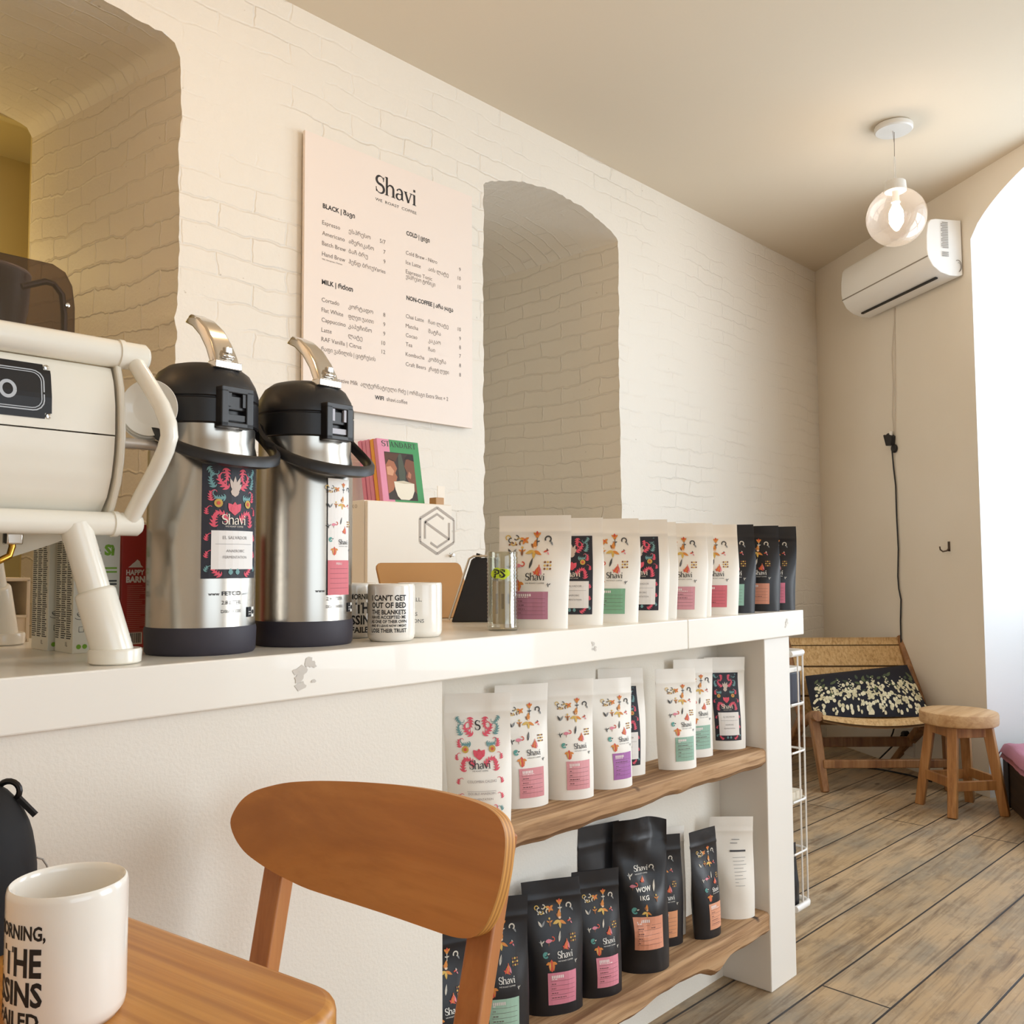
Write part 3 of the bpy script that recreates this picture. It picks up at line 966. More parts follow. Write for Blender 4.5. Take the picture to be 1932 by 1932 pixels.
beam('upper rough wooden beam shelf under the white coffee bags', SH1, 0.578, 3, lambda x: 0.004 * math.exp(-((x - 1.85) / 0.1) ** 2))
beam('lower rough wooden beam shelf under the black coffee bags', SH2, 0.140, 8, lambda x: -0.02 * math.exp(-((x - 1.99) / 0.035) ** 2) + 0.012 * math.exp(-((x - 1.8) / 0.1) ** 2))

# the back counter under the cabinet
bc = MB()
bc.box((1.6, 2.34, 0.44), (1.9, 0.46, 0.88), WHITEP)
tag(bc.build('back_counter', bevel=0.004, smooth=False), 'low white back counter standing against the brick wall', 'counter')

# ------------------------------------------------------------------ coffee bags
def make_bag(label, group, loc, facing, w, h, film, art, block=None, lines=(), T=0.055, seed=0, lean=2.0, crumple=0.0, side=0.0, topshift=0.0, scale_art=1.0):
    """Stand-up pouch: oval gusset at the foot, pressed flat seal at the top. facing = world angle its front looks to."""
    rnd = random.Random(seed)
    root = thing('coffee_bag', label, 'coffee bag', loc, rad(facing) - 1.5 * PI, group)
    ph = [rnd.uniform(0, 9) for _ in range(6)]
    lt = math.tan(rad(lean))
    def thick(v):
        t = v / h
        if t < 0.3:
            return T * (0.86 + 0.14 * sin(PI * t / 0.6))
        if t < 0.84:
            k = (t - 0.3) / 0.54
            return T * (1 - k * k * (3 - 2 * k) * 0.94)
        return 0.06 * T
    def S0(u, v, back=False):
        t = max(0.0, min(1.0, v / h))
        ws = 0.93 + 0.07 * min(1, t / 0.55)
        e = max(-1.0, min(1.0, 2 * u / w))
        pr = (1 - abs(e) ** 2.4) ** 0.8
        y = -thick(v) * 0.5 * pr
        am = (0.0016 + 0.012 * crumple * (0.3 + t)) * pr * min(1, t * 5)
        n = fbm(u * 14 + ph[0], v * 12 + ph[1], ph[2]) * am * 1.6 + sin(v * 58 + ph[3] + u * 40) * am * 0.35
        if 0.845 < t < 0.875:
            y -= 0.0012
        if back:
            y, n = -y, n * 0.5
        x = u * ws + 0.004 * sin(v * 18 + ph[4]) * t + topshift * t * t
        zz = v
        if crumple and t > 0.6:
            y += crumple * 0.02 * (t - 0.6) / 0.4 * sin(u * 50 + ph[5])
            zz -= crumple * 0.05 * (t - 0.6) * abs(e) ** 1.5
        return Vector((x, y + n + v * lt, zz))
    us = [w / 2 * sin(a) for a in lin(-PI / 2, PI / 2, 25)]
    vs_ = [h * t for t in (0, .02, .06, .1, .15, .2, .25, .3, .35, .4, .45, .5, .55, .6, .65, .7, .75, .8, .835, .85, .865, .88, .91, .94, .97, 1)]
    mb = MB()
    mb.patch(lambda u, v: S0(u, v), us, vs_, film)
    mb.patch(lambda u, v: S0(-u, v, True), us, vs_, film)
    # gusset underneath
    ring = [S0(u, 0) for u in us] + [S0(u, 0, True) for u in reversed(us[1:-1])]
    mb.add(ring, [tuple(reversed(range(len(ring))))], film)
    mb.build('pouch', root, angle=70)
    def S(a, b_, layer=1):
        p = S0(a + side, b_)
        return Vector((p.x, p.y - 0.0007 - 0.0003 * layer, p.z))
    hw = w * 0.36 * scale_art
    mb = MB()
    if art == 'motif':
        motif_art(mb, S, hw, h * 0.34, h * 0.83, film is POUCHB)
        mb.build('printed_art', root, smooth=False)
        m2 = MB()
        color_block(m2, S, hw, h * 0.085, h * 0.325, plain('label_' + block.lstrip('#'), block, 0.55), seed)
        m2.build('colour_label', root, smooth=False)['label'] = 'coloured text label low on the bag'
    elif art == 'floral_dark':
        floral_art(mb, S, hw * 0.92, h * 0.10, h * 0.83, True, lines)
        mb.build('floral_label', root, smooth=False)
    elif art == 'floral_light':
        floral_art(mb, S, hw * 1.08, h * 0.07, h * 0.84, False, lines, box=False)
        serif_word(mb, S, 'S', 0, h * 0.72, hw * 0.38, INKBLK, 4, 'C')
        mb.build('floral_label', root, smooth=False)
    elif art == 'kilo':
        for k, p, q, s in ((14, -0.62, 0.78, 1.1), (8, -0.5, 0.62, 0.9), (11, -0.55, 0.26, 1.0), (6, 0.02, 0.24, 1.0), (9, 0.6, 0.6, 1.0), (3, 0.55, 0.86, 0.9), (5, 0.62, 0.42, 0.8), (12, 0.02, 0.71, 0.7)):
            motif(mb, S, k, p * hw, h * (0.30 + 0.42 * q), s * hw * 0.23, True)
        serif_word(mb, S, 'Shavi', 0.0, h * 0.645, hw * 0.27, INKWHT, 3, 'C')
        write(mb, S, 'WE ROAST COFFEE', 0.0, h * 0.625, hw * 0.055, INKWHT, 3, 'C', fit=hw * 0.7)
        write(mb, S, 'WOW', 0, h * 0.525, hw * 0.2, INKWHT, 3, 'C', bold=0.03)
        write(mb, S, '1KG', 0, h * 0.475, hw * 0.2, INKWHT, 3, 'C', bold=0.03)
        mb.build('printed_art', root, smooth=False)
        m2 = MB()
        color_block(m2, S, hw * 1.12, h * 0.16, h * 0.37, plain('label_' + block.lstrip('#'), block, 0.55), seed)
        m2.build('colour_label', root, smooth=False)['label'] = 'coloured text label low on the bag'
    elif art == 'text':
        g = ink('#8d8b8c')
        rect(mb, S, -hw * 0.15, h * 0.655, hw * 0.85, h * 0.672, ink('#3f3d40'), 2, 8, 2)
        for i, (x0, x1) in enumerate(((0.0, 0.5), (-0.1, 0.35))):
            rect(mb, S, x0 * hw, h * (0.77 - 0.035 * i), x1 * hw, h * (0.777 - 0.035 * i), g, 2, 5, 2)
        for i in range(9):
            x1 = (0.8, 0.7, 0.82, 0.6, 0.78, 0.5, 0.7, 0.2, 0.6)[i]
            rect(mb, S, -0.02 * hw, h * (0.60 - 0.033 * i), x1 * hw, h * (0.6035 - 0.033 * i), g, 2, 6, 2)
        mb.build('printed_text', root, smooth=False)
    return root

GT, GM, GL = 'coffee bags standing in a row on the worktop', 'white coffee bags on the upper beam shelf', 'coffee bags on the lower beam shelf'
ZT_ = 0.99
FT = 211
make_bag('large white bag with a mauve label, behind the ribbed glass on the worktop', GT, (1.408, 1.275, ZT_), 214, 0.152, 0.234, POUCHW, 'motif', '#b97c92', seed=1, side=-0.008)
make_bag('white bag with a dark floral label, directly behind the mauve-labelled bag', GT, (1.549, 1.285, ZT_), 211, 0.138, 0.234, POUCHW, 'floral_dark', lines=('EL SALVADOR', 'ANAEROBIC', 'FERMENTATION'), seed=2)
make_bag('white bag with a bright green label in the worktop row', GT, (1.666, 1.275, ZT_), 210, 0.138, 0.236, POUCHW, 'motif', '#7fb08e', seed=3)
make_bag('white bag with a dark floral label, between the green-labelled and pale pink-labelled bags', GT, (1.78, 1.27, ZT_), 209, 0.136, 0.237, POUCHW, 'floral_dark', lines=('EL SALVADOR', 'ANAEROBIC', 'FERMENTATION'), seed=4)
make_bag('plain white bag edge showing between dark floral and pale pink labels', GT, (1.836, 1.283, ZT_), 208, 0.136, 0.233, POUCHW, 'none', seed=5, T=0.035)
make_bag('white bag with a pale pink label in the worktop row', GT, (1.936, 1.262, ZT_), 208, 0.136, 0.233, POUCHW, 'motif', '#d99aa4', seed=6)
make_bag('white bag showing a sliver of pale green label, behind the pale pink-labelled bag', GT, (1.987, 1.278, ZT_), 207, 0.134, 0.234, POUCHW, 'motif', '#a9cdb9', seed=7, T=0.035)
make_bag('white bag with a coral red label, last white one before the black bags', GT, (2.091, 1.262, ZT_), 206, 0.134, 0.234, POUCHW, 'motif', '#d8707c', seed=8)
make_bag('black bag with a green label in the worktop row', GT, (2.196, 1.27, ZT_), 205, 0.13, 0.237, POUCHB, 'motif', '#8fb7a4', seed=9)
make_bag('black bag with an orange label in the worktop row', GT, (2.321, 1.262, ZT_), 204, 0.13, 0.237, POUCHB, 'motif', '#d9947a', seed=10)
make_bag('black bag with a pink label at the end of the worktop row', GT, (2.41, 1.258, ZT_), 204, 0.126, 0.237, POUCHB, 'motif', '#d9798f', seed=11)
make_bag('white bag peeking out behind the last black bag on the worktop', GT, (2.42, 1.31, ZT_), 204, 0.12, 0.228, POUCHW, 'none', seed=12, T=0.035)

FM = 240
make_bag('white bag printed all over with coral floral scrolls, behind the chair back', GM, (1.237, 1.262, SH1), 232, 0.128, 0.244, POUCHW, 'floral_light', lines=('COLOMBIA CALDAS', 'DOUBLE ANAEROBIC', 'FERMENTATION'), seed=13, lean=3)
make_bag('white bag in shade with a pink label, beside the coral floral bag', GM, (1.390, 1.290, SH1), FM + 4, 0.118, 0.244, POUCHW, 'motif', '#d68d93', seed=14, lean=3, side=0.008)
make_bag('white bag with a pink label, beside the purple-labelled bag', GM, (1.505, 1.262, SH1), FM - 3, 0.112, 0.246, POUCHW, 'motif', '#dd9aa0', seed=15, lean=3, side=0.010)
make_bag('white bag with a purple label on the upper shelf', GM, (1.640, 1.252, SH1), FM + 8, 0.108, 0.236, POUCHW, 'motif', '#a767a8', seed=16, lean=3, side=0.012)
make_bag('white bag with a dark floral label, half hidden by the purple-labelled bag', GM, (1.747, 1.300, SH1), FM - 4, 0.112, 0.246, POUCHW, 'floral_dark', lines=('EL SALVADOR', 'ANAEROBIC'), seed=17, lean=2, T=0.04)
make_bag('white bag with a sage green label, front one of the pair', GM, (1.895, 1.250, SH1), FM, 0.108, 0.236, POUCHW, 'motif', '#93b7a4', seed=18, lean=3, side=0.008)
make_bag('white bag with a sage green label, rear one of the pair', GM, (2.034, 1.29, SH1), FM, 0.112, 0.246, POUCHW, 'motif', '#93b7a4', seed=19, lean=2, side=0.012, T=0.04)
make_bag('white bag with a dark floral label, nearest the counter end post', GM, (2.183, 1.285, SH1), FM - 12, 0.112, 0.240, POUCHW, 'floral_dark', lines=('EL SALVADOR', 'ANAEROBIC', 'FERMENTATION'), seed=20, lean=2)

FL_ = 240
make_bag('black bag cut off by the niche edge, behind the chair leg', GL, (1.150, 1.265, SH2), FL_ + 8, 0.112, 0.255, POUCHB, 'motif', '#a5c8b4', seed=21, lean=4)
make_bag('black bag with a mint green label on the lower shelf', GL, (1.300, 1.272, SH2), FL_ - 2, 0.124, 0.262, POUCHB, 'motif', '#a5c8b4', seed=22, lean=4)
make_bag('broad black bag with a pink label, next to the mint-labelled bag', GL, (1.462, 1.270, SH2), FL_ + 2, 0.130, 0.256, POUCHB, 'motif', '#d98598', seed=23, lean=5, side=0.004)
make_bag('black bag with a pink label, tucked against the large kilo bag', GL, (1.583, 1.250, SH2), FL_ + 2, 0.112, 0.252, POUCHB, 'motif', '#dd8c9c', seed=24, lean=4, side=0.008)
make_bag('large crumpled black one kilo bag with a peach label', GL, (1.748, 1.252, SH2), FL_ - 6, 0.130, 0.330, POUCHB, 'kilo', '#df9a7d', seed=25, lean=4, crumple=0.5, T=0.075)
make_bag('plain black bag leaning behind the large kilo bag', GL, (1.686, 1.324, SH2), FL_ + 16, 0.118, 0.318, POUCHB, 'none', seed=26, lean=1, T=0.02)
make_bag('black bag with a peach label, half hidden behind the large kilo bag', GL, (1.884, 1.292, SH2), FL_ - 2, 0.112, 0.256, POUCHB, 'motif', '#dd9c72', seed=27, lean=2, T=0.045)
make_bag('plain white bag behind the black bags on the lower shelf', GL, (1.935, 1.312, SH2), FL_, 0.104, 0.262, POUCHW, 'none', seed=28, lean=1, T=0.03)
make_bag('black bag with a peach label turned edge-on, beside the white text bag', GL, (2.008, 1.245, SH2), FL_ + 22, 0.100, 0.252, POUCHB, 'motif', '#e0a080', seed=29, lean=3, side=0.004)
make_bag('white bag printed with small grey text, nearest the counter end post', GL, (2.16, 1.258, SH2), FL_ - 16, 0.115, 0.250, POUCHW, 'text', seed=30, lean=3, T=0.06)

# ------------------------------------------------------------------ airpots
LATCHG = plain('latch_grey', '#b4b1b8', 0.4)
def make_airpot(loc, label, kind, turn):
    """turn = world angle the tap side (clip, writing) looks to."""
    r, g = 0.0815, 'steel airpots on the worktop'
    t = thing('airpot', label, 'airpot', loc, rad(turn) - 1.5 * PI, g)
    m = MB(); m.lathe([(0, 0.0), (r - 0.003, 0.0), (r, 0.004), (r + 0.0012, 0.036), (r, 0.041), (r - 0.004, 0.041)], RUBBER, 64); m.build('base_band', t)
    m = MB(); m.lathe([(r - 0.001, 0.041), (r - 0.001, 0.305), (r - 0.004, 0.318), (r - 0.004, 0.346)], STEEL, 96); m.build('body', t)
    m = MB()
    m.lathe([(r - 0.002, 0.344), (r + 0.001, 0.346), (r + 0.001, 0.381), (r - 0.001, 0.383), (r - 0.001, 0.384), (r + 0.001, 0.386), (r + 0.001, 0.396), (r - 0.004, 0.412), (r - 0.013, 0.428), (r - 0.026, 0.438), (r - 0.04, 0.442), (0, 0.443)], BLACKP, 96)
    m.build('lid', t)
    def S(a, b_, layer=1):
        rr = r + 0.0004 * layer
        return Vector((rr * sin(a / r), -rr * cos(a / r), b_))
    # clip on the lid
    m = MB()
    for c, s in (((-0.021, 0.366), (0.012, 0.056)), ((0.021, 0.366), (0.012, 0.056)), ((0, 0.394), (0.054, 0.010)), ((0, 0.3415), (0.054, 0.008))):
        m.box((c[0], -r - 0.004, c[1]), (s[0], 0.018, s[1]), BLACKP)
    m.box((0, -r - 0.001, 0.375), (0.034, 0.012, 0.022), BLACKP)
    m.box((0, -r - 0.002, 0.352), (0.034, 0.012, 0.012), BLACKP)
    clip = m.build('clip', t, bevel=0.0015, smooth=False)
    m = MB()
    m.box((-0.012, -r - 0.008, 0.379), (0.005, 0.006, 0.020), LATCHG if kind == 'light' else BLACKP)
    m.box((0.012, -r - 0.008, 0.379), (0.005, 0.006, 0.020), LATCHG if kind == 'light' else BLACKP)
    m.box((0, -r - 0.008, 0.3525), (0.030, 0.004, 0.009), LATCHG if kind == 'light' else BLACKP)
    m.build('latch', clip, smooth=False)
    # chrome pump lever: rises from the front of the lid and sweeps back
    m = MB()
    prof = [(-0.064, 0.432, 0.022), (-0.058, 0.448, 0.021), (-0.045, 0.470, 0.0195), (-0.025, 0.494, 0.0185), (0.000, 0.513, 0.017), (0.025, 0.524, 0.015), (0.034, 0.525, 0.009)]
    rows = []
    for i, (y, z, hwid) in enumerate(prof):
        th = 0.012 if i < len(prof) - 1 else 0.006
        rows.append([(-hwid, y, z), (-hwid * 0.85, y - 0.004, z + 0.005), (hwid * 0.85, y - 0.004, z + 0.005), (hwid, y, z), (hwid, y + th * 0.9, z - th * 0.5), (-hwid, y + th * 0.9, z - th * 0.5)])
    vs = [p for r_ in rows for p in r_]
    fs = [(i * 6 + j, i * 6 + (j + 1) % 6, (i + 1) * 6 + (j + 1) % 6, (i + 1) * 6 + j) for i in range(len(rows) - 1) for j in range(6)]
    fs += [(5, 4, 3, 2, 1, 0), tuple((len(rows) - 1) * 6 + j for j in range(6))]
    m.add(vs, fs, CHROME)
    lv = m.build('pump_lever', t, bevel=0.0025, angle=50)
    m = MB()
    m.box((0, -0.058, 0.436), (0.046, 0.022, 0.012), CHROME)
    m.box((0.0, -0.064, 0.459), (0.012, 0.010, 0.010), CHROME)
    m.tube([(-0.01, -0.066, 0.450), (0.01, -0.066, 0.450)], 0.004, CHROME, 8)
    m.build('lever_hinge', lv, bevel=0.0015)
    # carrying handle hanging in front
    m = MB()
    pts = []
    for a in lin(-90, 90, 25):
        e = abs(a) / 90.0
        rr = r + 0.004 + 0.027 * (1 - e ** 2)
        pts.append((1.06 * rr * sin(rad(a)), -rr * cos(rad(a)) * 1.05, 0.284 + 0.072 * e ** 2.2))
    rows = []
    for i, p in enumerate(pts):
        nx, ny = sin(rad(lin(-90, 90, 25)[i])), -cos(rad(lin(-90, 90, 25)[i]))
        rows.append([(p[0] - nx * 0.005, p[1] - ny * 0.005, p[2] - 0.009), (p[0] + nx * 0.006, p[1] + ny * 0.006, p[2] - 0.007), (p[0] + nx * 0.007, p[1] + ny * 0.007, p[2] + 0.004), (p[0] + nx * 0.001, p[1] + ny * 0.001, p[2] + 0.010), (p[0] - nx * 0.006, p[1] - ny * 0.006, p[2] + 0.005)])
    vs = [q for r_ in rows for q in r_]
    fs = [(i * 5 + j, (i + 1) * 5 + j, (i + 1) * 5 + (j + 1) % 5, i * 5 + (j + 1) % 5) for i in range(24) for j in range(5)]
    fs += [(0, 1, 2, 3, 4), tuple(24 * 5 + j for j in (4, 3, 2, 1, 0))]
    m.add(vs, fs, BLACKP)
    m.build('carry_handle', t, angle=60)
    # printed writing low on the steel
    m = MB()
    g = ink('#3c3634')
    write(m, S, 'www', -0.034, 0.088, 0.0055, g, 1)
    write(m, S, 'FETCO', -0.014, 0.088, 0.0062, INKBLK, 1, bold=0.02, wide=1.25)
    write(m, S, '.com', 0.021, 0.088, 0.0045, g, 1)
    write(m, S, '2.8 LITER', 0.002, 0.0745, 0.006, g, 1, 'C')
    write(m, S, 'D061 00000', 0.002, 0.062, 0.005, g, 1, 'C', maxw=0.034)
    rect(m, S, 0.034, 0.054, 0.046, 0.069, INKBLK, 1, 5, 3)
    rect(m, S, 0.0455, 0.054, 0.054, 0.069, INKWHT, 1, 5, 3)
    ngon(m, S, disc(0.0497, 0.0615, 0.0036, 12), INKBLK, 2)
    rect(m, S, 0.0365, 0.0615, 0.043, 0.0625, INKWHT, 2, 3, 2); rect(m, S, 0.0365, 0.058, 0.043, 0.0588, INKWHT, 2, 3, 2)
    m.build('printed_writing', t, smooth=False)
    return t, S
T1C, T2C = (0.695, 1.322, 0.99), (0.885, 1.328, 0.99)
a1, S1 = make_airpot(T1C, 'brushed steel airpot with a dark floral label, next to the espresso machine', 'dark', 273)
m = MB()
def S1b(a, b_, layer=1):
    return S1(a + 0.004, b_, layer + 2)
floral_art(m, S1b, 0.049, 0.113, 0.282, True, ('EL SALVADOR', 'ANAEROBIC', 'FERMENTATION'))
m.build('floral_label', a1, smooth=False)
a2, S2 = make_airpot(T2C, 'brushed steel airpot with a white and pink label strip, beside the printed mugs', 'light', 273)
m = MB()
def S2b(a, b_, layer=1):
    p = S2(a + 0.008, b_, layer + 2)
    k = max(0.0, (0.15 - b_)) * 0.10
    return Vector((p.x * (1 + k), p.y * (1 + k), p.z))
rect(m, S2b, -0.022, 0.085, 0.026, 0.275, ink('#f1ece6'), 1, 8, 14)
motif_art(m, lambda a, b_, l=1: S2b(a + 0.003, b_, l), 0.030, 0.145, 0.27, False)
rect(m, S2b, -0.022, 0.083, 0.026, 0.140, ink('#d8737c'), 2, 8, 6)
for i in range(5):
    rect(m, S2b, -0.018, 0.094 + 0.008 * i, 0.022, 0.0945 + 0.008 * i, ink('#8f4a54'), 3, 6, 2)
write(m, S2b, 'PERU', -0.006, 0.1325, 0.004, INKWHT, 3)
m.build('printed_label', a2, smooth=False)['label'] = 'white label with a pink foot'

# ------------------------------------------------------------------ mugs and glass on the worktop
def org(mb, loc):
    mb.v = [(p[0] - loc[0], p[1] - loc[1], p[2] - loc[2]) for p in mb.v]
    return mb
def make_mug(label, loc, turn, rows, handle, group=None, col='#1c1a1a', bold=0.03, align='C'):
    R_, H_ = 0.0415, 0.099
    t = thing('mug', label, 'mug', loc, rad(turn) - 1.5 * PI, group)
    m = MB()
    m.lathe([(0, 0.002), (0.033, 0.0), (0.037, 0.001), (0.0405, 0.006), (R_, 0.012), (R_, 0.094), (R_ - 0.0008, 0.0978), (R_ - 0.002, 0.099), (R_ - 0.0036, 0.0978), (R_ - 0.004, 0.094), (R_ - 0.0042, 0.012), (0.03, 0.006), (0, 0.006)], WHITEG, 64)
    m.build('body', t, angle=60)
    m = MB()
    a = rad(handle - turn) - PI / 2
    pts = []
    for k in lin(-100, 100, 15):
        q = R_ - 0.004 + 0.028 * cos(rad(k) * 0.9)
        pts.append((q * cos(a), q * sin(a), 0.051 + 0.031 * sin(rad(k) * 0.95)))
    m.tube(pts, 0.0048, WHITEG, 10)
    m.build('handle', t)
    m = MB()
    def S(x, y, l=1):
        rr = R_ + 0.00025 * l
        return Vector((rr * sin(x / R_), -rr * cos(x / R_), y))
    k = ink(col)
    for s, y, cap, fit, x in rows:
        write(m, S, s, x, y, cap, k, 1, align, bold, fit)
    m.build('printed_writing', t, smooth=False)
    return t
SAYING = [("I CAN'T GET", 0.071, 0.0095, 0.064, 0), ('OUT OF BED', 0.0585, 0.0095, 0.064, 0), ('THE BLANKETS', 0.0475, 0.0078, 0.064, 0), ('HAVE ACCEPTED ME', 0.040, 0.0055, 0.064, 0),
          ('AS ONE OF THEIR OWN', 0.0325, 0.0055, 0.066, 0), ('AND IF I LEAVE NOW I MIGHT', 0.026, 0.0042, 0.066, 0), ('LOSE THEIR TRUST', 0.0165, 0.0068, 0.066, 0)]
MORNING = [('GOOD MORNING,', 0.0705, 0.0098, 0.082, 0.036), ('I SEE  THE', 0.0455, 0.0195, 0.083, 0.0335), ('ASSASSINS', 0.0255, 0.0165, 0.088, 0.0345), ('HAVE FAILED.', 0.0105, 0.0105, 0.083, 0.0355)]
make_mug("white mug printed with a saying about blankets and bed", (1.021, 1.262, 0.99), 224, SAYING, 60, 'printed mugs on the worktop')
make_mug('white mug with grey lettering, behind the blanket saying mug', (1.112, 1.292, 0.99), 188, [('WELL,', 0.066, 0.007, None, 0.034), ('E', 0.053, 0.007, None, 0.0205), ('ES', 0.040, 0.007, None, 0.026), ('ONS', 0.0275, 0.007, None, 0.038)], 70, 'printed mugs on the worktop', '#4a4a55', 0.0, 'R')
make_mug('white mug with bold black lettering, squeezed between airpot and blanket saying mug', (1.025, 1.376, 0.99), 240, MORNING, 80, 'printed mugs on the worktop', align='R')

RIBG = clear_mat('ribbed_glass', '#f3f4ee', 0.25, 0.02)
gl = thing('drinking_glass', 'tall clear ribbed glass with a yellow PS sticker and paper money inside', 'glass', (1.326, 1.285, 0.99))
m = MB()
prof = [(0.0, 0.0), (0.029, 0.0), (0.031, 0.004)]
for i in range(20):
    z = 0.008 + i * 0.0072
    prof += [(0.0318, z), (0.0302, z + 0.0036)]
prof += [(0.031, 0.156), (0.0295, 0.158), (0.0285, 0.155), (0.0275, 0.014), (0, 0.012)]
m.lathe(prof, RIBG, 40)
m.build('glass_body', gl, angle=70)
m = MB()
def SG(x, y, l=1):
    a = rad(-128) + (x / 0.033)
    rr = 0.0325 + 0.0003 * l
    return Vector((rr * cos(a), rr * sin(a), y))
gr = ink('#c9e02f')
for cx, cy, r_ in ((-0.016, 0.115, 0.011), (-0.004, 0.113, 0.011), (-0.022, 0.113, 0.008), (0.003, 0.115, 0.008)):
    ngon(m, SG, disc(cx, cy, r_, 14), gr, 1)
for dx, l in ((0, 3),):
    write(m, SG, 'PS', -0.0235, 0.107, 0.0152, INKBLK, 2, 'L', 0.055, wide=1.22)
    write(m, SG, 'PS', -0.0225, 0.1078, 0.0136, gr, 3, 'L', -0.022, wide=1.25)
m.build('sticker', gl, smooth=False)['label'] = 'yellow green sticker reading PS'
NOTE = plain('banknote_paper', '#c2a983', 0.7)
m = MB()
m.patch(lambda u, v: Vector((1.326 + 0.021 * cos(u), 1.285 + 0.021 * sin(u), 1.0035 + v)), lin(2.6, 5.4, 14), lin(0, 0.085, 6), NOTE)
for i in range(3):
    m.patch(lambda u, v: Vector((1.326 + 0.0214 * cos(u), 1.285 + 0.0214 * sin(u), 1.0035 + v)), lin(3.2 + 0.6 * i, 3.45 + 0.6 * i, 5), lin(0.02 + 0.01 * i, 0.06, 3), ink('#8a7252'))
bn = m.build('banknote', angle=60)
tag(bn, 'curled tan banknote inside the ribbed tip glass', 'banknote')
m = MB()
m.patch(lambda u, v: Vector((1.335 + 0.016 * cos(u), 1.287 + 0.012 * sin(u), 1.0035 + v)), lin(4.4, 6.3, 10), lin(0, 0.11, 6), ink('#ece8de'))
tag(m.build('receipt', angle=60), 'white folded paper slip inside the ribbed tip glass', 'paper')

# ------------------------------------------------------------------ espresso machine
EX1 = 0.548
em = thing('espresso_machine', 'cream white espresso machine with tubular frame at the counter edge', 'espresso machine', (-0.006, 1.42, 0.99))
EO = (0.0, 1.42, 0.99)
def ebuild(mb, name, par=em, **k):
    return org(mb, EO).build(name, par, **k)
BODY = [(1.300, 1.405), (1.275, 1.398), (1.264, 1.375), (1.258, 1.345), (1.2565, 1.305), (1.259, 1.275), (1.266, 1.245), (1.279, 1.218), (1.300, 1.197)]
def bodyY(z):
    for (y0, z0), (y1, z1) in zip(BODY, BODY[1:]):
        if z1 <= z <= z0:
            return y0 + (y1 - y0) * (z0 - z) / (z0 - z1)
    return BODY[0][0] if z > BODY[0][1] else BODY[-1][0]
def panel(name, z0, z1):
    m = MB()
    zz = lin(z1, z0, 16)
    m.patch(lambda u, v: Vector((u, bodyY(v), v)), lin(-0.35, EX1 - 0.012, 2), zz, MACH)
    ys = [(bodyY(z), z) for z in zz]
    n = len(ys)
    m.add([(EX1 - 0.012, y, z) for y, z in ys] + [(EX1 - 0.012, y + 0.012, z) for y, z in ys], [(i, i + 1, n + i + 1, n + i) for i in range(n - 1)], MACH)
    return ebuild(m, name, angle=50)
panel('upper_back_panel', 1.3025, 1.405)
panel('lower_back_panel', 1.197, 1.3005)
m = MB()
m.box((0.09, 1.50, 1.30), (0.88, 0.38, 0.20), MACH)
ebuild(m, 'housing', bevel=0.01)
# side cheek that follows the curved back
m = MB()
pr_ = [(1.288, 1.422), (1.268, 1.402), (1.2555, 1.37), (1.250, 1.335), (1.2485, 1.30), (1.2515, 1.268), (1.260, 1.236), (1.277, 1.205), (1.292, 1.186), (1.70, 1.186), (1.70, 1.422)]
m.prism(pr_, EX1 - 0.008, EX1, MACH, Matrix(((0, 0, 1, 0), (1, 0, 0, 0), (0, 1, 0, 0), (0, 0, 0, 1))))
ebuild(m, 'side_cheek', bevel=0.002, angle=30)
def rail(name, y, z, r, x1):
    m = MB()
    m.tube([(-0.35, y, z), (x1 - 0.006, y, z), (x1 - 0.001, y, z)], [r, r, r - 0.004], MACH, 24)
    m.tube([(EX1 - 0.004, y, z), (EX1 + 0.003, y, z)], r + 0.0018, MACH, 24)
    return ebuild(m, name)
rail('top_rail', 1.276, 1.420, 0.0195, 0.588)
rail('bottom_rail', 1.282, 1.181, 0.0165, 0.586)
m = MB()
bz = [(0.566, 1.276, 1.418), (0.569, 1.262, 1.402), (0.575, 1.236, 1.372), (0.582, 1.214, 1.342), (0.586, 1.203, 1.318), (0.587, 1.201, 1.300), (0.585, 1.207, 1.282), (0.581, 1.222, 1.258), (0.574, 1.250, 1.222), (0.568, 1.278, 1.186)]
m.tube(bz, 0.0118, MACH, 16)
ebuild(m, 'guard_tube')
def mleg(x, y, xf, yf):
    m = MB()
    p0, p1 = Vector((x, y, 1.178)), Vector((xf, yf, 1.002))
    d = p1 - p0
    m.tube([p0, p0 + d * 0.55, p0 + d * 0.56], [0.0205, 0.0205, 0.0205], MACH, 24)
    m.tube([p0 + d * 0.50, p0 + d * 0.515, p0 + d * 0.53, p1], [0.0215, 0.0255, 0.0265, 0.0265], MACH, 24)
    m.lathe([(0, 0), (0.031, 0.0), (0.0335, 0.002), (0.0345, 0.017), (0.033, 0.020), (0, 0.0205)], MACH, 40, (xf + 0.002, yf, 0.9905))
    ebuild(m, 'leg')
mleg(0.496, 1.284, 0.538, 1.252)
mleg(0.496, 1.66, 0.538, 1.70)
mleg(-0.25, 1.284, -0.28, 1.252)
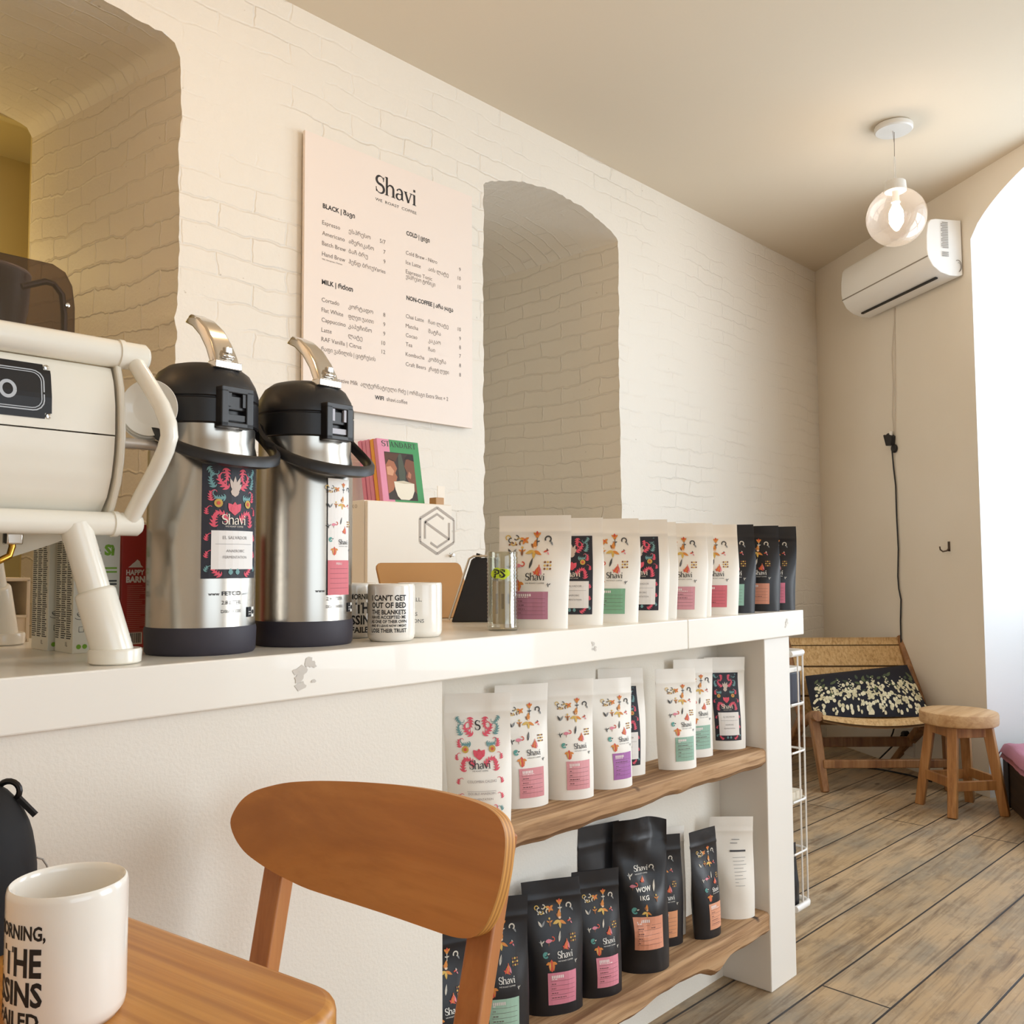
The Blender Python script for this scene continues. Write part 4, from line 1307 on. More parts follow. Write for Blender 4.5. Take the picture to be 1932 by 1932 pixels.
# underside pan, pipe and valve
m = MB()
m.patch(lambda u, v: Vector((u - 0.30 * v, 1.33 + 0.17 * v, 1.176 - 0.085 * sin(v * PI / 2))), lin(0.20, 0.545, 6), lin(0, 1, 10), MACH)
m.box((0.1, 1.47, 1.085), (0.6, 0.2, 0.02), MACH)
ebuild(m, 'drip_pan')
m = MB()
m.tube([(0.424, 1.305, 1.165), (0.424, 1.303, 1.148), (0.420, 1.301, 1.136), (0.405, 1.30, 1.128), (0.38, 1.30, 1.122), (0.32, 1.30, 1.12)], 0.0045, plain('brass', '#c9973f', 0.25, 1.0), 12)
ebuild(m, 'brass_pipe')
m = MB()
m.box((0.425, 1.305, 1.163), (0.020, 0.02, 0.024), CHROME)
m.box((0.35, 1.33, 1.155), (0.11, 0.03, 0.03), BLACKP)
ebuild(m, 'valve_block', bevel=0.002)
# black badge plate with an outlined name ending in O
m = MB()
def SB(x, z, l=1):
    return Vector((x, bodyY(z) - 0.0006 - 0.0006 * l, z))
z0, z1, xr, nt_ = 1.3145, 1.3885, 0.4525, 0.0085
pl = [(0.05, z0), (xr - nt_, z0), (xr - nt_, z0 + nt_ * 0.8), (xr, z0 + nt_), (xr, z1 - nt_), (xr - nt_, z1 - nt_ * 0.8), (xr - nt_, z1), (0.05, z1)]
zz = sorted(set([z0, z0 + nt_ * 0.9, z1 - nt_ * 0.9, z1] + lin(z0, z1, 9)))
BADGE = plain('badge_black', '#17171b', 0.3)
rect(m, SB, 0.05, z0, xr - nt_, z1, BADGE, 1, 2, 12)
rect(m, SB, xr - nt_, z0 + nt_ * 0.9, xr, z1 - nt_ * 0.9, BADGE, 1, 2, 12)
SILV = ink('#b9bdc2')
def rr_line(xr_, za, zb, rc, w):
    pts = [(0.05, zb), (xr_ - rc, zb)] + [(xr_ - rc + rc * cos(rad(a)), zb - rc + rc * sin(rad(a))) for a in (70, 45, 20)] + [(xr_, zb - rc), (xr_, za + rc)] + [(xr_ - rc + rc * cos(rad(a)), za + rc + rc * sin(rad(a))) for a in (-20, -45, -70)] + [(xr_ - rc, za), (0.05, za)]
    strokes(m, SB, pts, w, SILV, 2)
rr_line(xr - 0.0095, z0 + 0.010, z1 - 0.010, 0.014, 0.0016)
rr_line(xr - 0.0125, z0 + 0.013, z1 - 0.013, 0.012, 0.0012)
cxo, czo = 0.399, 1.349
strokes(m, SB, [(cxo + 0.0085 * cos(2 * PI * i / 24), czo + 0.010 * sin(2 * PI * i / 24)) for i in range(25)], 0.0044, SILV, 2)
ebuild(m, 'badge_plate', smooth=False)
for x, z in ((xr - 0.004, z1 - 0.004), (xr - 0.004, z0 + 0.004)):
    m = MB()
    m.lathe([(0, 0.0025), (0.003, 0.0022), (0.0042, 0.0)], CHROME, 16, (x, bodyY(z), z), Matrix.Rotation(PI / 2, 3, 'X'))
    ebuild(m, 'badge_screw')
# grey bar beyond the cheek and the smoked cup guard on top
m = MB()
m.tube([(0.545, 1.285, 1.297), (0.606, 1.285, 1.297), (0.612, 1.285, 1.294)], 0.0075, plain('grey_bar', '#b5aa9e', 0.35, 0.4), 16)
ebuild(m, 'side_bar')
SMOKE = clear_mat('smoked_acrylic', '#b3a7a0', 0.2, 0.03)
m = MB()
gp = [(-0.35, 1.432), (0.508, 1.432), (0.507, 1.49), (0.503, 1.52), (0.493, 1.538), (0.476, 1.546), (-0.35, 1.546)]
m.prism(gp, -0.003, 0.003, SMOKE, Matrix(((1, 0, 0, 0), (0, 0, 1, 1.335), (0, 1, 0, 0), (0, 0, 0, 1))))
gu = ebuild(m, 'cup_guard', smooth=False)
m = MB()
m.tube([(0.497, 1.342, 1.436), (0.4965, 1.342, 1.48), (0.493, 1.342, 1.508), (0.482, 1.342, 1.521), (0.470, 1.342, 1.522), (0.440, 1.342, 1.508)], 0.0045, plain('smoke_grey_rod', '#6f6668', 0.3, 0.4), 10)
for z in (1.445, 1.492):
    m.lathe([(0, 0.004), (0.003, 0.003), (0.004, 0.0)], CHROME, 12, (0.4975, 1.335, z), Matrix.Rotation(PI / 2, 3, 'X'))
ebuild(m, 'guard_rod', gu)
m = MB()
m.box((0.09, 1.50, 1.4075), (0.88, 0.38, 0.012), MACH)
ebuild(m, 'cup_tray', bevel=0.002)

PURP = plain('grey_purple_glaze', '#5d5460', 0.3)
bw = thing('cup', 'dark grey purple cup standing behind the smoked cup guard', 'cup', (0.405, 1.43, 1.4145))
m = MB()
m.lathe([(0, 0.0), (0.034, 0.0), (0.040, 0.006), (0.056, 0.04), (0.064, 0.078), (0.0665, 0.128), (0.065, 0.130), (0.0635, 0.128), (0.061, 0.080), (0.053, 0.044), (0.03, 0.008), (0, 0.007)], PURP, 56)
m.build('cup_body', bw)
m = MB()
m.lathe([(0.0668, 0.1265), (0.0672, 0.129), (0.0655, 0.1318), (0.0632, 0.129)], plain('pale_rim', '#b5a9a6', 0.3), 56)
m.build('rim', bw)

# stack of saucers on edge, resting on the side shelf
for i in range(3):
    c = (0.5905 + 0.0015 * i, 1.283 + 0.0055 * i, 1.351 - 0.003 * i)
    tag(MB().lathe([(0, 0.004), (0.024, 0.004), (0.026, 0.003), (0.034, 0.0), (0.0405, -0.003), (0.041, -0.0025), (0.035, 0.0015), (0.027, 0.005), (0.024, 0.0065), (0, 0.006)], WHITEG, 56,
        M=Matrix.Rotation(rad(-44), 3, 'Z') @ Matrix.Rotation(rad(-86), 3, 'X')).build('saucer', loc=c),
        'white saucer standing on edge, %s of the stack beside the machine' % ('front one', 'middle one', 'rearmost')[i], 'saucer', 'saucers on edge beside the espresso machine')

# ------------------------------------------------------------------ cartons and box behind the machine
CART = plain('carton_white', '#e6e3d4', 0.45)
def carton(name, label, loc, w, d, h, mat, rotz=0, group=None):
    t = thing(name, label, 'carton', loc, rotz, group)
    m = MB(); m.box((0, 0, h / 2), (w, d, h), mat); m.build('carton_body', t, bevel=0.001, smooth=False)
    return t, (lambda a, b_, l=1: Vector((a, -d / 2 - 0.0004 * l, b_))), (lambda a, b_, l=1: Vector((-w / 2 - 0.0004 * l, -a, b_)))
dkg, grn = ink('#3d3f3c'), ink('#7fb02f')
for i, (loc, lab) in enumerate((((0.584, 1.474, 0.99), 'white plant drink carton with green lettering, front one of the pair'), ((0.576, 1.552, 0.99), 'white plant drink carton, the one hidden behind its twin'))):
    t, SF, SS = carton('milk_carton', lab, loc, 0.070, 0.070, 0.195, CART, 0, 'plant drink cartons behind the espresso machine')
    m = MB()
    rnd = random.Random(5 + i)
    for col in range(3):
        for k in range(46):
            z = 0.17 - k * 0.0033
            x0 = -0.032 + col * 0.0215
            x1 = x0 + rnd.uniform(0.012, 0.0195)
            rect(m, SS, x0, z, x1, z + 0.0017, dkg, 1, 2, 2)
    write(m, SS, '1L', 0.008, 0.010, 0.007, dkg, 1)
    write(m, SF, 'a', -0.004, 0.150, 0.014, INKBLK, 1, 'L', 0.04)
    write(m, SF, 'Sì', 0.010, 0.150, 0.016, grn, 1, 'L', 0.05)
    for z, x0, x1 in ((0.128, 0.002, 0.03), (0.122, 0.005, 0.03), (0.108, 0.0, 0.03), (0.103, 0.002, 0.03), (0.09, -0.012, 0.03), (0.085, -0.02, 0.03)):
        rect(m, SF, x0, z, x1, z + 0.0025, grn if z > 0.12 else dkg, 1, 2, 2)
    strokes(m, SF, arc(-0.022, 0.060, 0.007, 0.005, 180, 360, 9) , 0.001, dkg)
    strokes(m, SF, arc(-0.022, 0.060, 0.0072, 0.002, 0, 360, 13), 0.0008, dkg)
    strokes(m, SF, arc(-0.022, 0.054, 0.010, 0.003, 180, 360, 9), 0.0008, dkg)
    strokes(m, SF, [(-0.026, 0.032), (-0.026, 0.040), (-0.019, 0.040), (-0.019, 0.032), (-0.026, 0.032)], 0.0008, dkg)
    strokes(m, SF, [(-0.015, 0.031), (-0.016, 0.041), (-0.010, 0.041), (-0.011, 0.031), (-0.015, 0.031)], 0.0008, dkg)
    for x in (-0.026, -0.017):
        ngon(m, SF, disc(x, 0.010, 0.0036, 14), grn, 1)
    rect(m, SF, -0.008, 0.009, 0.02, 0.011, grn, 1, 2, 2)
    m.build('printed_panels', t, smooth=False)
RED = plain('carton_red', '#b3372c', 0.45)
t, SF, SS = carton('milk_carton', 'red milk carton reading HAPPY BARN, beside the steel airpot', (0.668, 1.50, 0.99), 0.070, 0.070, 0.20, RED)
m = MB()
wt = ink('#efe3d6')
write(m, SF, 'HAPPY', -0.028, 0.118, 0.0085, wt, 1, 'L', 0.04, fit=0.030)
write(m, SF, 'BARN', -0.028, 0.106, 0.0098, wt, 1, 'L', 0.05, fit=0.031)
ngon(m, SF, [(-0.025, 0.130), (0.0, 0.130), (-0.004, 0.134), (-0.006, 0.140), (-0.010, 0.143), (-0.014, 0.139), (-0.018, 0.136), (-0.021, 0.133)], wt)
rnd = random.Random(3)
for k in range(24):
    rect(m, SF, -0.026, 0.100 - k * 0.0032, -0.026 + rnd.uniform(0.02, 0.04), 0.1008 - k * 0.0032, ink('#cf8a78'), 1, 2, 2)
rect(m, SF, -0.026, 0.006, 0.0, 0.025, wt, 1, 2, 2)
x = -0.024
while x < -0.003:
    w_ = rnd.uniform(0.0006, 0.0016)
    rect(m, SF, x, 0.008, x + w_, 0.024, INKBLK, 2, 2, 2)
    x += w_ + rnd.uniform(0.0006, 0.0014)
m.build('printed_panels', t, smooth=False)
CREAM = plain('cream_box', '#dccbb0', 0.5)
t = thing('cup_box', 'cream open-fronted box behind the cartons', 'box', (0.500, 1.79, 0.99))
m = MB()
for c, s in (((0, 0.05, 0.055), (0.17, 0.004, 0.11)), ((-0.085, 0, 0.055), (0.006, 0.11, 0.11)), ((0.085, 0, 0.055), (0.006, 0.11, 0.11)), ((0, 0, 0.003), (0.17, 0.11, 0.006)), ((0, 0, 0.11), (0.176, 0.11, 0.006)), ((0, 0, 0.045), (0.17, 0.11, 0.005)), ((0, -0.05, 0.024), (0.17, 0.006, 0.04))):
    m.box(c, s, CREAM)
m.build('box_shell', t, bevel=0.001, smooth=False)
m = MB(); m.box((0.0, 0.045, 0.078), (0.15, 0.003, 0.056), plain('dark_recess', '#191517', 0.4)); m.build('dark_sheet', t, smooth=False)  # near-black sheet makes the box opening look dark inside

# ------------------------------------------------------------------ cabinet, magazines and small things at the brick wall
GREYP = ink('#b3a79b')
CAB = plain('cabinet_white', '#efe4d4', 0.4)
cb = thing('cabinet', 'white wall cabinet with a grey hexagon N emblem on its door', 'cabinet', (1.946, 2.44, 0.88))
m = MB(); m.box((0, 0.005, 0.2245), (0.376, 0.27, 0.449), CAB); m.build('carcass', cb, bevel=0.002, smooth=False)
m = MB(); m.box((-0.008, -0.139, 0.2245), (0.356, 0.014, 0.443), CAB)
dr = m.build('door', cb, bevel=0.002, smooth=False)
m = MB()
SC = lambda a, b_, l=1: Vector((a, -0.1465 - 0.0004 * l, b_))
def hexa(cx, cz, r, sx=1.12):
    return [(cx + sx * r * sin(PI / 3 * i) * 1.0, cz + r * cos(PI / 3 * i)) for i in range(6)]
for r_, w_ in ((0.078, 0.009), (0.056, 0.008)):
    h6 = hexa(0.106, 0.358, r_)
    if r_ > 0.07:
        for i in range(6):
            strokes(m, SC, [h6[i], h6[(i + 1) % 6]], w_, GREYP)
    else:
        strokes(m, SC, [h6[1], h6[2], h6[3], ((h6[3][0] * 0.45 + h6[4][0] * 0.55), (h6[3][1] * 0.45 + h6[4][1] * 0.55))], w_, GREYP)
        strokes(m, SC, [h6[4], h6[5], h6[0], ((h6[0][0] * 0.45 + h6[1][0] * 0.55), (h6[0][1] * 0.45 + h6[1][1] * 0.55))], w_, GREYP)
        strokes(m, SC, [h6[5], h6[2]], w_, GREYP)
m.build('emblem', dr, smooth=False)
m = MB()
m.lathe([(0, 0.018), (0.005, 0.017), (0.006, 0.012), (0.003, 0.010), (0.003, 0.002), (0.008, 0.0)], CHROME, 16, (0.166, -0.146, 0.276), Matrix.Rotation(PI / 2, 3, 'X'))
m.build('knob', dr)
for z in (0.395, 0.335):
    m = MB()
    m.lathe([(0, 0.0012), (0.0022, 0.001), (0.003, 0)], BLACKP, 10, (0.030, -0.146, z), Matrix.Rotation(PI / 2, 3, 'X'))
    m.build('screw', dr)
m = MB()
SL = lambda a, b_, l=1: Vector((-0.1883 - 0.0004 * l, -a, b_))
write(m, SL, 'I K O', 0.06, 0.425, 0.012, ink('#a39180'), 1)
m.build('printed_writing', cb, smooth=False)

PINKC, ORANC, GREENC = plain('cover_pink', '#dd8da6', 0.5), plain('cover_orange', '#eba43c', 0.5), plain('cover_green', '#3f9355', 0.5)
PAPER = plain('page_edges', '#ece4d6', 0.7)
MAGL = ['pink-spined magazine, rearmost of the leaning row', 'pink-spined magazine, second from the back of the row', 'pink-spined magazine, third from the back of the row', 'orange-spined magazine in the leaning row', 'pink and green magazine with a portrait cover, front of the row']
for i in range(5):
    y = 2.478 - 0.0215 * i
    lean = rad(10)
    t = thing('magazine', MAGL[i], 'magazine', (1.895 + 0.002 * (i % 2), y, 1.3295), 0, 'magazines leaning on the white cabinet')
    t.rotation_euler = (-lean, 0, 0)
    W_, H_, T_ = 0.180, 0.222, 0.0165
    spm = ORANC if i == 3 else PINKC
    m = MB(); m.box((W_ / 2 + 0.001, 0, H_ / 2), (W_ - 0.003, T_ - 0.003, H_ - 0.003), PAPER); m.build('pages', t, smooth=False)
    m = MB()
    m.box((0, 0, H_ / 2), (0.0025, T_, H_), spm)
    m.box((W_ * 0.14, -T_ / 2, H_ / 2), (W_ * 0.28, 0.0014, H_), spm)
    m.box((W_ * 0.64, -T_ / 2, H_ / 2), (W_ * 0.72, 0.0014, H_), GREENC if i == 4 else spm)
    m.box((W_ * 0.5, T_ / 2, H_ / 2), (W_, 0.0014, H_), spm)
    cv = m.build('cover', t, smooth=False)
    m = MB()
    SM = lambda a, b_, l=1: Vector((a, -T_ / 2 - 0.0008 - 0.0004 * l, b_))
    if i == 4:
        tc = ink('#3a4a3c')
        serif_word(m, SM, 'STANDART', W_ * 0.10, H_ * 0.885, H_ * 0.085, tc, 1, 'L', fit=W_ * 0.84)
        x0, x1, za, zb = W_ * 0.14, W_ * 0.84, H_ * 0.05, H_ * 0.80
        rect(m, SM, x0, za, x1, zb, ink('#3b2c24'), 1, 2, 2)
        P_ = lambda poly, c, l: ngon(m, SM, [(x0 + (x1 - x0) * a, za + (zb - za) * b_) for a, b_ in poly], ink(c), l)
        P_([(0.42, 0.25), (0.60, 0.25), (0.66, 0.6), (0.58, 0.98), (0.46, 0.98), (0.42, 0.6)], '#4c5242', 2)
        P_([(0.0, 0.12), (0.18, 0.2), (0.30, 0.38), (0.36, 0.48), (0.30, 0.56), (0.38, 0.66), (0.30, 0.8), (0.12, 0.84), (0.0, 0.72)], '#a8694a', 2)
        P_([(0.02, 0.52), (0.2, 0.5), (0.27, 0.6), (0.16, 0.7), (0.02, 0.68)], '#d39a78', 3)
        P_([(0.0, 0.74), (0.12, 0.86), (0.34, 0.8), (0.5, 0.98), (0.0, 0.98)], '#57341f', 3)
        P_([(1.0, 0.15), (0.86, 0.25), (0.74, 0.40), (0.66, 0.5), (0.72, 0.58), (0.64, 0.72), (0.74, 0.9), (1.0, 0.92)], '#7a4a32', 2)
        P_([(0.72, 0.5), (0.82, 0.46), (0.86, 0.56), (0.78, 0.62)], '#b5775a', 3)
        P_([(0.66, 0.86), (0.8, 0.98), (1.0, 0.98), (1.0, 0.84), (0.8, 0.88)], '#2a1812', 3)
        P_([(0.22, 0.38), (0.92, 0.36), (0.90, 0.2), (0.80, 0.06), (0.68, 0.01), (0.40, 0.01), (0.30, 0.08), (0.24, 0.22)], '#e9e1cf', 4)
        P_([(0.22, 0.38), (0.56, 0.41), (0.92, 0.36), (0.56, 0.345)], '#cfc3ab', 5)
        m.build('cover_print', cv, smooth=False)
t = thing('card_holder', 'small wooden block holding a white card on the white cabinet', 'card holder', (2.118, 2.37, 1.3285))
m = MB(); m.box((0, 0, 0.014), (0.038, 0.035, 0.028), plain('pale_wood', '#b98d5c', 0.5)); m.build('wooden_block', t, bevel=0.002, smooth=False)
m = MB(); m.box((0.017, -0.004, 0.042), (0.034, 0.002, 0.055), plain('card_white', '#f1e6d6', 0.5)); m.build('card', t, smooth=False)

t = thing('tablet', 'tan-backed tablet propped behind the printed mugs', 'tablet', (1.495, 1.69, 0.99), rad(-8))
m = MB()
W_, H_ = 0.25, 0.150
pts = []
for cx, cz, a0 in ((W_ / 2 - 0.014, H_ - 0.014, 0), (-W_ / 2 + 0.014, H_ - 0.014, 90), (-W_ / 2 + 0.014, 0.014, 180), (W_ / 2 - 0.014, 0.014, 270)):
    pts += [(cx + 0.014 * cos(rad(a0 + a)), cz + 0.014 * sin(rad(a0 + a))) for a in (0, 30, 60, 90)]
TM = Matrix.Rotation(rad(-24), 4, 'X') @ Matrix(((1, 0, 0, 0), (0, 0, 1, 0), (0, 1, 0, 0), (0, 0, 0, 1)))
m.prism(pts, -0.004, 0.004, plain('tan_metal', '#b98a55', 0.35, 0.3), TM)
m.build('tablet_back', t, bevel=0.0015, angle=50)
m = MB(); m.prism([(a * 0.95, 0.006 + b_ * 0.92) for a, b_ in pts], 0.004, 0.0045, plain('screen_black', '#111114', 0.15), TM); m.build('screen', t, smooth=False)
t = thing('card_terminal', 'black wedge-shaped payment stand beside the tan tablet', 'payment terminal', (1.505, 1.548, 0.99), rad(-48))
m = MB()
wp_ = [(-0.052, 0.0), (0.062, 0.0), (0.062, 0.148), (0.0, 0.148), (-0.006, 0.143)]
m.prism(wp_, -0.05, 0.05, plain('terminal_black', '#17161d', 0.3), Matrix(((1, 0, 0, 0), (0, 0, 1, 0), (0, 1, 0, 0), (0, 0, 0, 1))))
m.build('stand_body', t, bevel=0.003, angle=40)
m = MB()
m.tube([(-0.058, -0.05, 0.006), (-0.011, -0.05, 0.146), (0.0, -0.05, 0.152), (0.062, -0.05, 0.153)], 0.0025, CHROME, 8)
m.build('chrome_edge', t)
m = MB(); m.box((-0.040, 0, 0.078), (0.008, 0.098, 0.15), plain('screen_black', '#111114', 0.15), Matrix.Rotation(rad(18.4), 4, 'Y')); m.build('screen', t, smooth=False)

# ------------------------------------------------------------------ menu board
BX0, BX1, BZ0, BZ1 = 1.700, 2.482, 1.660, 2.593
mbd = thing('menu_board', 'large white menu board with black writing on the brick wall', 'menu board', ((BX0 + BX1) / 2, 2.572, BZ0))
m = MB()
m.box((0, 0.0, (BZ1 - BZ0) / 2), (BX1 - BX0, 0.012, BZ1 - BZ0), plain('menu_panel', '#efe0d4', 0.45))
m.build('panel', mbd, smooth=False)
m = MB()
for x in (-0.3, 0.3):
    for z in (0.1, 0.84):
        m.box((x, 0.0145, z), (0.03, 0.017, 0.03), BLACKP)
m.build('spacer', mbd, smooth=False)
m = MB()
ox_, oz_ = (BX0 + BX1) / 2, BZ0
SBD = lambda a, b_, l=1: Vector((a - ox_, -0.0062 - 0.0003 * l, b_ - oz_))
T1, T2 = ink('#2b2523'), ink('#6a5c55')
serif_word(m, SBD, 'Shavi', 1.999, 2.470, 0.064, T1, 1, 'L', fit=0.192)
write(m, SBD, 'WE  ROAST  COFFEE', 1.998, 2.438, 0.011, T1, 1, fit=0.194)
m.build('printed_logo', mbd, smooth=False)
m = MB()
def row(z, items, cap=0.0155, mt=T2, bold=0.0):
    for x, s, al, mx in items:
        write(m, SBD, s, x, z, cap, mt, 1, al, bold, maxw=mx)
row(2.164, [(1.771, 'V60, Aeropress, Chemex', 'L', 0.11)], 0.006)
row(2.345, [(1.773, 'BLACK | შავი', 'L', 0.135)], 0.0165, T1, 0.03)
for z, a, b_, c in ((2.287, 'Espresso', 'ესპრესო', '5/7'), (2.250, 'Americano', 'ამერიკანო', '7'), (2.215, 'Batch Brew', 'ბაჩ ბრუ', '9'), (2.178, 'Hand Brew', 'ჰენდ ბრიუ', 'Varies'),
                     (2.019, 'Cortado', 'კორტადო', '8'), (1.984, 'Flat White', 'ფლეთ უაითი', '9'), (1.950, 'Cappuccino', 'კაპუჩინო', '9'), (1.915, 'Latte', 'ლატე', '10'), (1.883, 'RAF Vanilla | Citrus', '', '12')):
    if z == 2.019:
        m.build('printed_black_coffees', mbd, smooth=False)
        m = MB()
    row(z, [(1.771, a, 'L', 0.105 if b_ else 0.17)] + ([(1.882, b_, 'L', 0.11)] if b_ else []) + [(2.045, c, 'R', 0.055)])
row(2.080, [(1.771, 'MILK | რძით', 'L', 0.13)], 0.0165, T1, 0.03)
row(1.850, [(1.771, 'რაფი ვანილის | ციტრუსის', 'L', 0.23)])
m.build('printed_milk_coffees', mbd, smooth=False)
m = MB()
row(2.348, [(2.143, 'COLD | ცივი', 'L', 0.115)], 0.0165, T1, 0.03)
row(2.104, [(2.144, 'NON-COFFEE | არა ყავა', 'L', 0.235)], 0.0165, T1, 0.03)
for z, a, b_, c in ((2.274, 'Cold Brew - Nitro', '', '9'), (2.238, 'Ice Latte', 'აის ლატე', '10'), (2.203, 'Espresso Tonic', '', '10'),
                     (2.035, 'Chai Latte', 'ჩაი ლატე', '10'), (1.999, 'Matcha', 'მატჩა', '9'), (1.964, 'Cocao', 'კაკაო', '8'), (1.930, 'Tea', 'ჩაი', '7'), (1.893, 'Kombucha', 'კომბუჩა', '8'), (1.856, 'Craft Beers', 'კრაფტ ლუდი', '8')):
    row(z, [(2.141, a, 'L', 0.10 if b_ else 0.155)] + ([(2.251, b_, 'L', 0.105)] if b_ else []) + [(2.420, c, 'R', 0.04)])
row(2.184, [(2.141, 'ესპრესო ტონიკი', 'L', 0.145)])
m.build('printed_cold_drinks', mbd, smooth=False)
m = MB()
row(1.752, [(1.800, 'Alternative Milk  ალტერნატიული რძე | ორმაგი Extra Shot + 2', 'L', 0.552)])
row(1.714, [(1.999, 'WIFI', 'L', 0.04)], 0.0145, T1, 0.03)
row(1.714, [(2.052, 'shavi.coffee', 'L', 0.108)])
m.build('printed_footer', mbd, smooth=False)

# ------------------------------------------------------------------ pendant lamp
def make_pendant(loc, label, lit):
    t = thing('pendant_lamp', label, 'pendant lamp', loc)
    m = MB(); m.lathe([(0, -0.001), (0.075, -0.001), (0.079, -0.006), (0.079, -0.022), (0.074, -0.028), (0, -0.029)], WHITEP, 48); m.build('ceiling_rose', t)
    m = MB()
    m.tube([(0.006, 0.0, -0.028), (0.004, 0, -0.06), (0, 0, -0.14)], 0.0014, plain('cord_grey', '#8b7f72', 0.6), 8)
    m.tube([(-0.01, 0.0, -0.028), (-0.006, 0, -0.05), (0, 0, -0.075)], 0.001, plain('cord_grey', '#8b7f72', 0.6), 8)
    m.tube([(0, 0, -0.14), (0.006, 0, -0.15), (0.008, 0, -0.24), (0.0, 0, -0.258)], 0.0013, WHITEP, 8)
    m.tube([(0, 0, -0.14), (-0.006, 0, -0.15), (-0.008, 0, -0.24), (0.0, 0, -0.258)], 0.0013, WHITEP, 8)
    m.build('cord', t)
    m = MB(); m.lathe([(0, -0.252), (0.040, -0.252), (0.043, -0.255), (0.046, -0.292), (0.044, -0.296), (0.0, -0.296)], WHITEP, 40)
    m.tube([(0.036, -0.012, -0.29), (0.036, -0.012, -0.245)], 0.009, WHITEP, 12)
    m.build('lamp_cap', t)
    GLO = clear_mat('clear_globe_glass', '#fffaf4', 0.12, 0.02, 0.045, '#fffaf6')
    m = MB()
    prof = [(0.124 * sin(rad(a)), -0.410 + 0.124 * cos(rad(a))) for a in lin(20, 180, 34)]
    m.lathe(prof, GLO, 56)
    m.build('glass_globe', t)
    BULB = plain('lit_bulb', '#ffffff', 0.4, emit=('#ffeeda', lit))
    m = MB()
    m.lathe([(0, -0.296), (0.014, -0.296), (0.014, -0.33), (0.018, -0.345), (0.0, -0.346)], WHITEP, 24)
    m.build('socket', t)
    m = MB()
    m.lathe([(0.010, -0.345), (0.016, -0.36), (0.028, -0.385), (0.030, -0.41), (0.024, -0.432), (0.010, -0.445), (0, -0.447)], BULB, 32)
    m.build('bulb', t)
    return t
make_pendant((3.965, 1.452, CEIL), 'clear glass globe pendant lamp with a lit bulb, hanging from the ceiling', 130.0)

# ------------------------------------------------------------------ air conditioner and wall cable
ACL = wp(1.03, 0, 2.545)
ac = thing('air_conditioner', 'white split air conditioner high on the end wall', 'air conditioner', ACL, WROT)
def ext(prof, x0, x1, mat, m):
    n = len(prof)
    m.add([(x0, y, z) for y, z in prof] + [(x1, y, z) for y, z in prof], [tuple(range(n)), tuple(range(2 * n - 1, n - 1, -1))] + [(i, n + i, n + (i + 1) % n, (i + 1) % n) for i in range(n)], mat)
ACP = [(-0.008, 0.012), (-0.008, 0.290), (-0.150, 0.290), (-0.178, 0.284), (-0.194, 0.262), (-0.203, 0.20), (-0.204, 0.13), (-0.196, 0.09), (-0.172, 0.05), (-0.130, 0.02), (-0.08, 0.006), (-0.03, 0.004)]
ACW = plain('air_conditioner_white', '#eeebe6', 0.35)
m = MB(); ext(ACP, -0.39, 0.39, ACW, m); m.build('housing', ac, bevel=0.003, angle=40)
m = MB()
m.box((0, -0.198, 0.0985), (0.776, 0.006, 0.005), plain('panel_gap', '#8f8578', 0.5), None)
m.build('panel_gap', ac, smooth=False)
m = MB()
m.prism([(-0.33, -0.118), (0.33, -0.118), (0.33, -0.104), (-0.33, -0.104)], 0.006, 0.0145, plain('slot_black', '#15110f', 0.6))
m.build('air_slot', ac, smooth=False)
m = MB()
sg = ink('#9b948c')
SE = lambda a, b_, l=1: Vector((0.3905 + 0.0004 * l, -a, b_))
for k in range(16):
    rect(m, lambda a, b_, l=1: Vector((0.3934 + 0.0003 * l, -a, b_)), 0.085, 0.27 - 0.0085 * k, 0.125 if k % 3 else 0.118, 0.2745 - 0.0085 * k, sg, 1, 2, 2)
for k in range(3):
    rect(m, lambda a, b_, l=1: Vector((0.3934 + 0.0003 * l, -a, b_)), 0.085, 0.118 - 0.009 * k, 0.122, 0.123 - 0.009 * k, sg, 1, 2, 2)
strokes(m, lambda a, b_, l=1: Vector((0.3934 + 0.0003 * l, -a, b_)), arc(0.035, 0.055, 0.02, 0.03, 60, 260, 10), 0.003, ink('#6d665f'), 1)
strokes(m, lambda a, b_, l=1: Vector((0.3934 + 0.0003 * l, -a, b_)), arc(0.03, 0.052, 0.012, 0.02, 60, 260, 10), 0.002, ink('#6d665f'), 1)
m.build('rating_print', ac, smooth=False)

def wtube(name, label, cat, pts, r, mat):
    m = MB(); m.tube([wp(*p) for p in pts], r, mat, 8)
    return tag(m.build(name), label, cat)
CABG = plain('cable_pale', '#cfc4b4', 0.6)
CABB = plain('cable_black', '#171416', 0.5)
wtube('wire', 'thin pale wire from the air conditioner, straight one of the two', 'wire', [(0.845, 0.006, 2.552), (0.842, 0.006, 2.40), (0.835, 0.006, 2.2), (0.825, 0.006, 1.98), (0.818, 0.008, 1.86)], 0.0022, CABG)
wtube('wire', 'thin pale wire from the air conditioner, bowed one of the two', 'wire', [(0.850, 0.006, 2.552), (0.838, 0.006, 2.45), (0.812, 0.006, 2.30), (0.815, 0.006, 2.12), (0.80, 0.006, 1.95), (0.812, 0.008, 1.86)], 0.0022, CABG)
tl_ = thing('wall_plug', 'black plug with a round dial halfway up the end wall', 'plug', wp(0.79, 0.0, 1.80), WROT)
m = MB()
m.prism([(-0.045, 0.045), (-0.036, 0.048), (-0.03, 0.04), (0.0, 0.052), (0.012, 0.042), (0.03, 0.032), (0.022, -0.02), (-0.022, -0.018)], -0.032, -0.002, CABB, Matrix(((1, 0, 0, 0), (0, 0, 1, 0), (0, 1, 0, 0), (0, 0, 0, 1))))
m.build('plug_body', tl_, bevel=0.003)
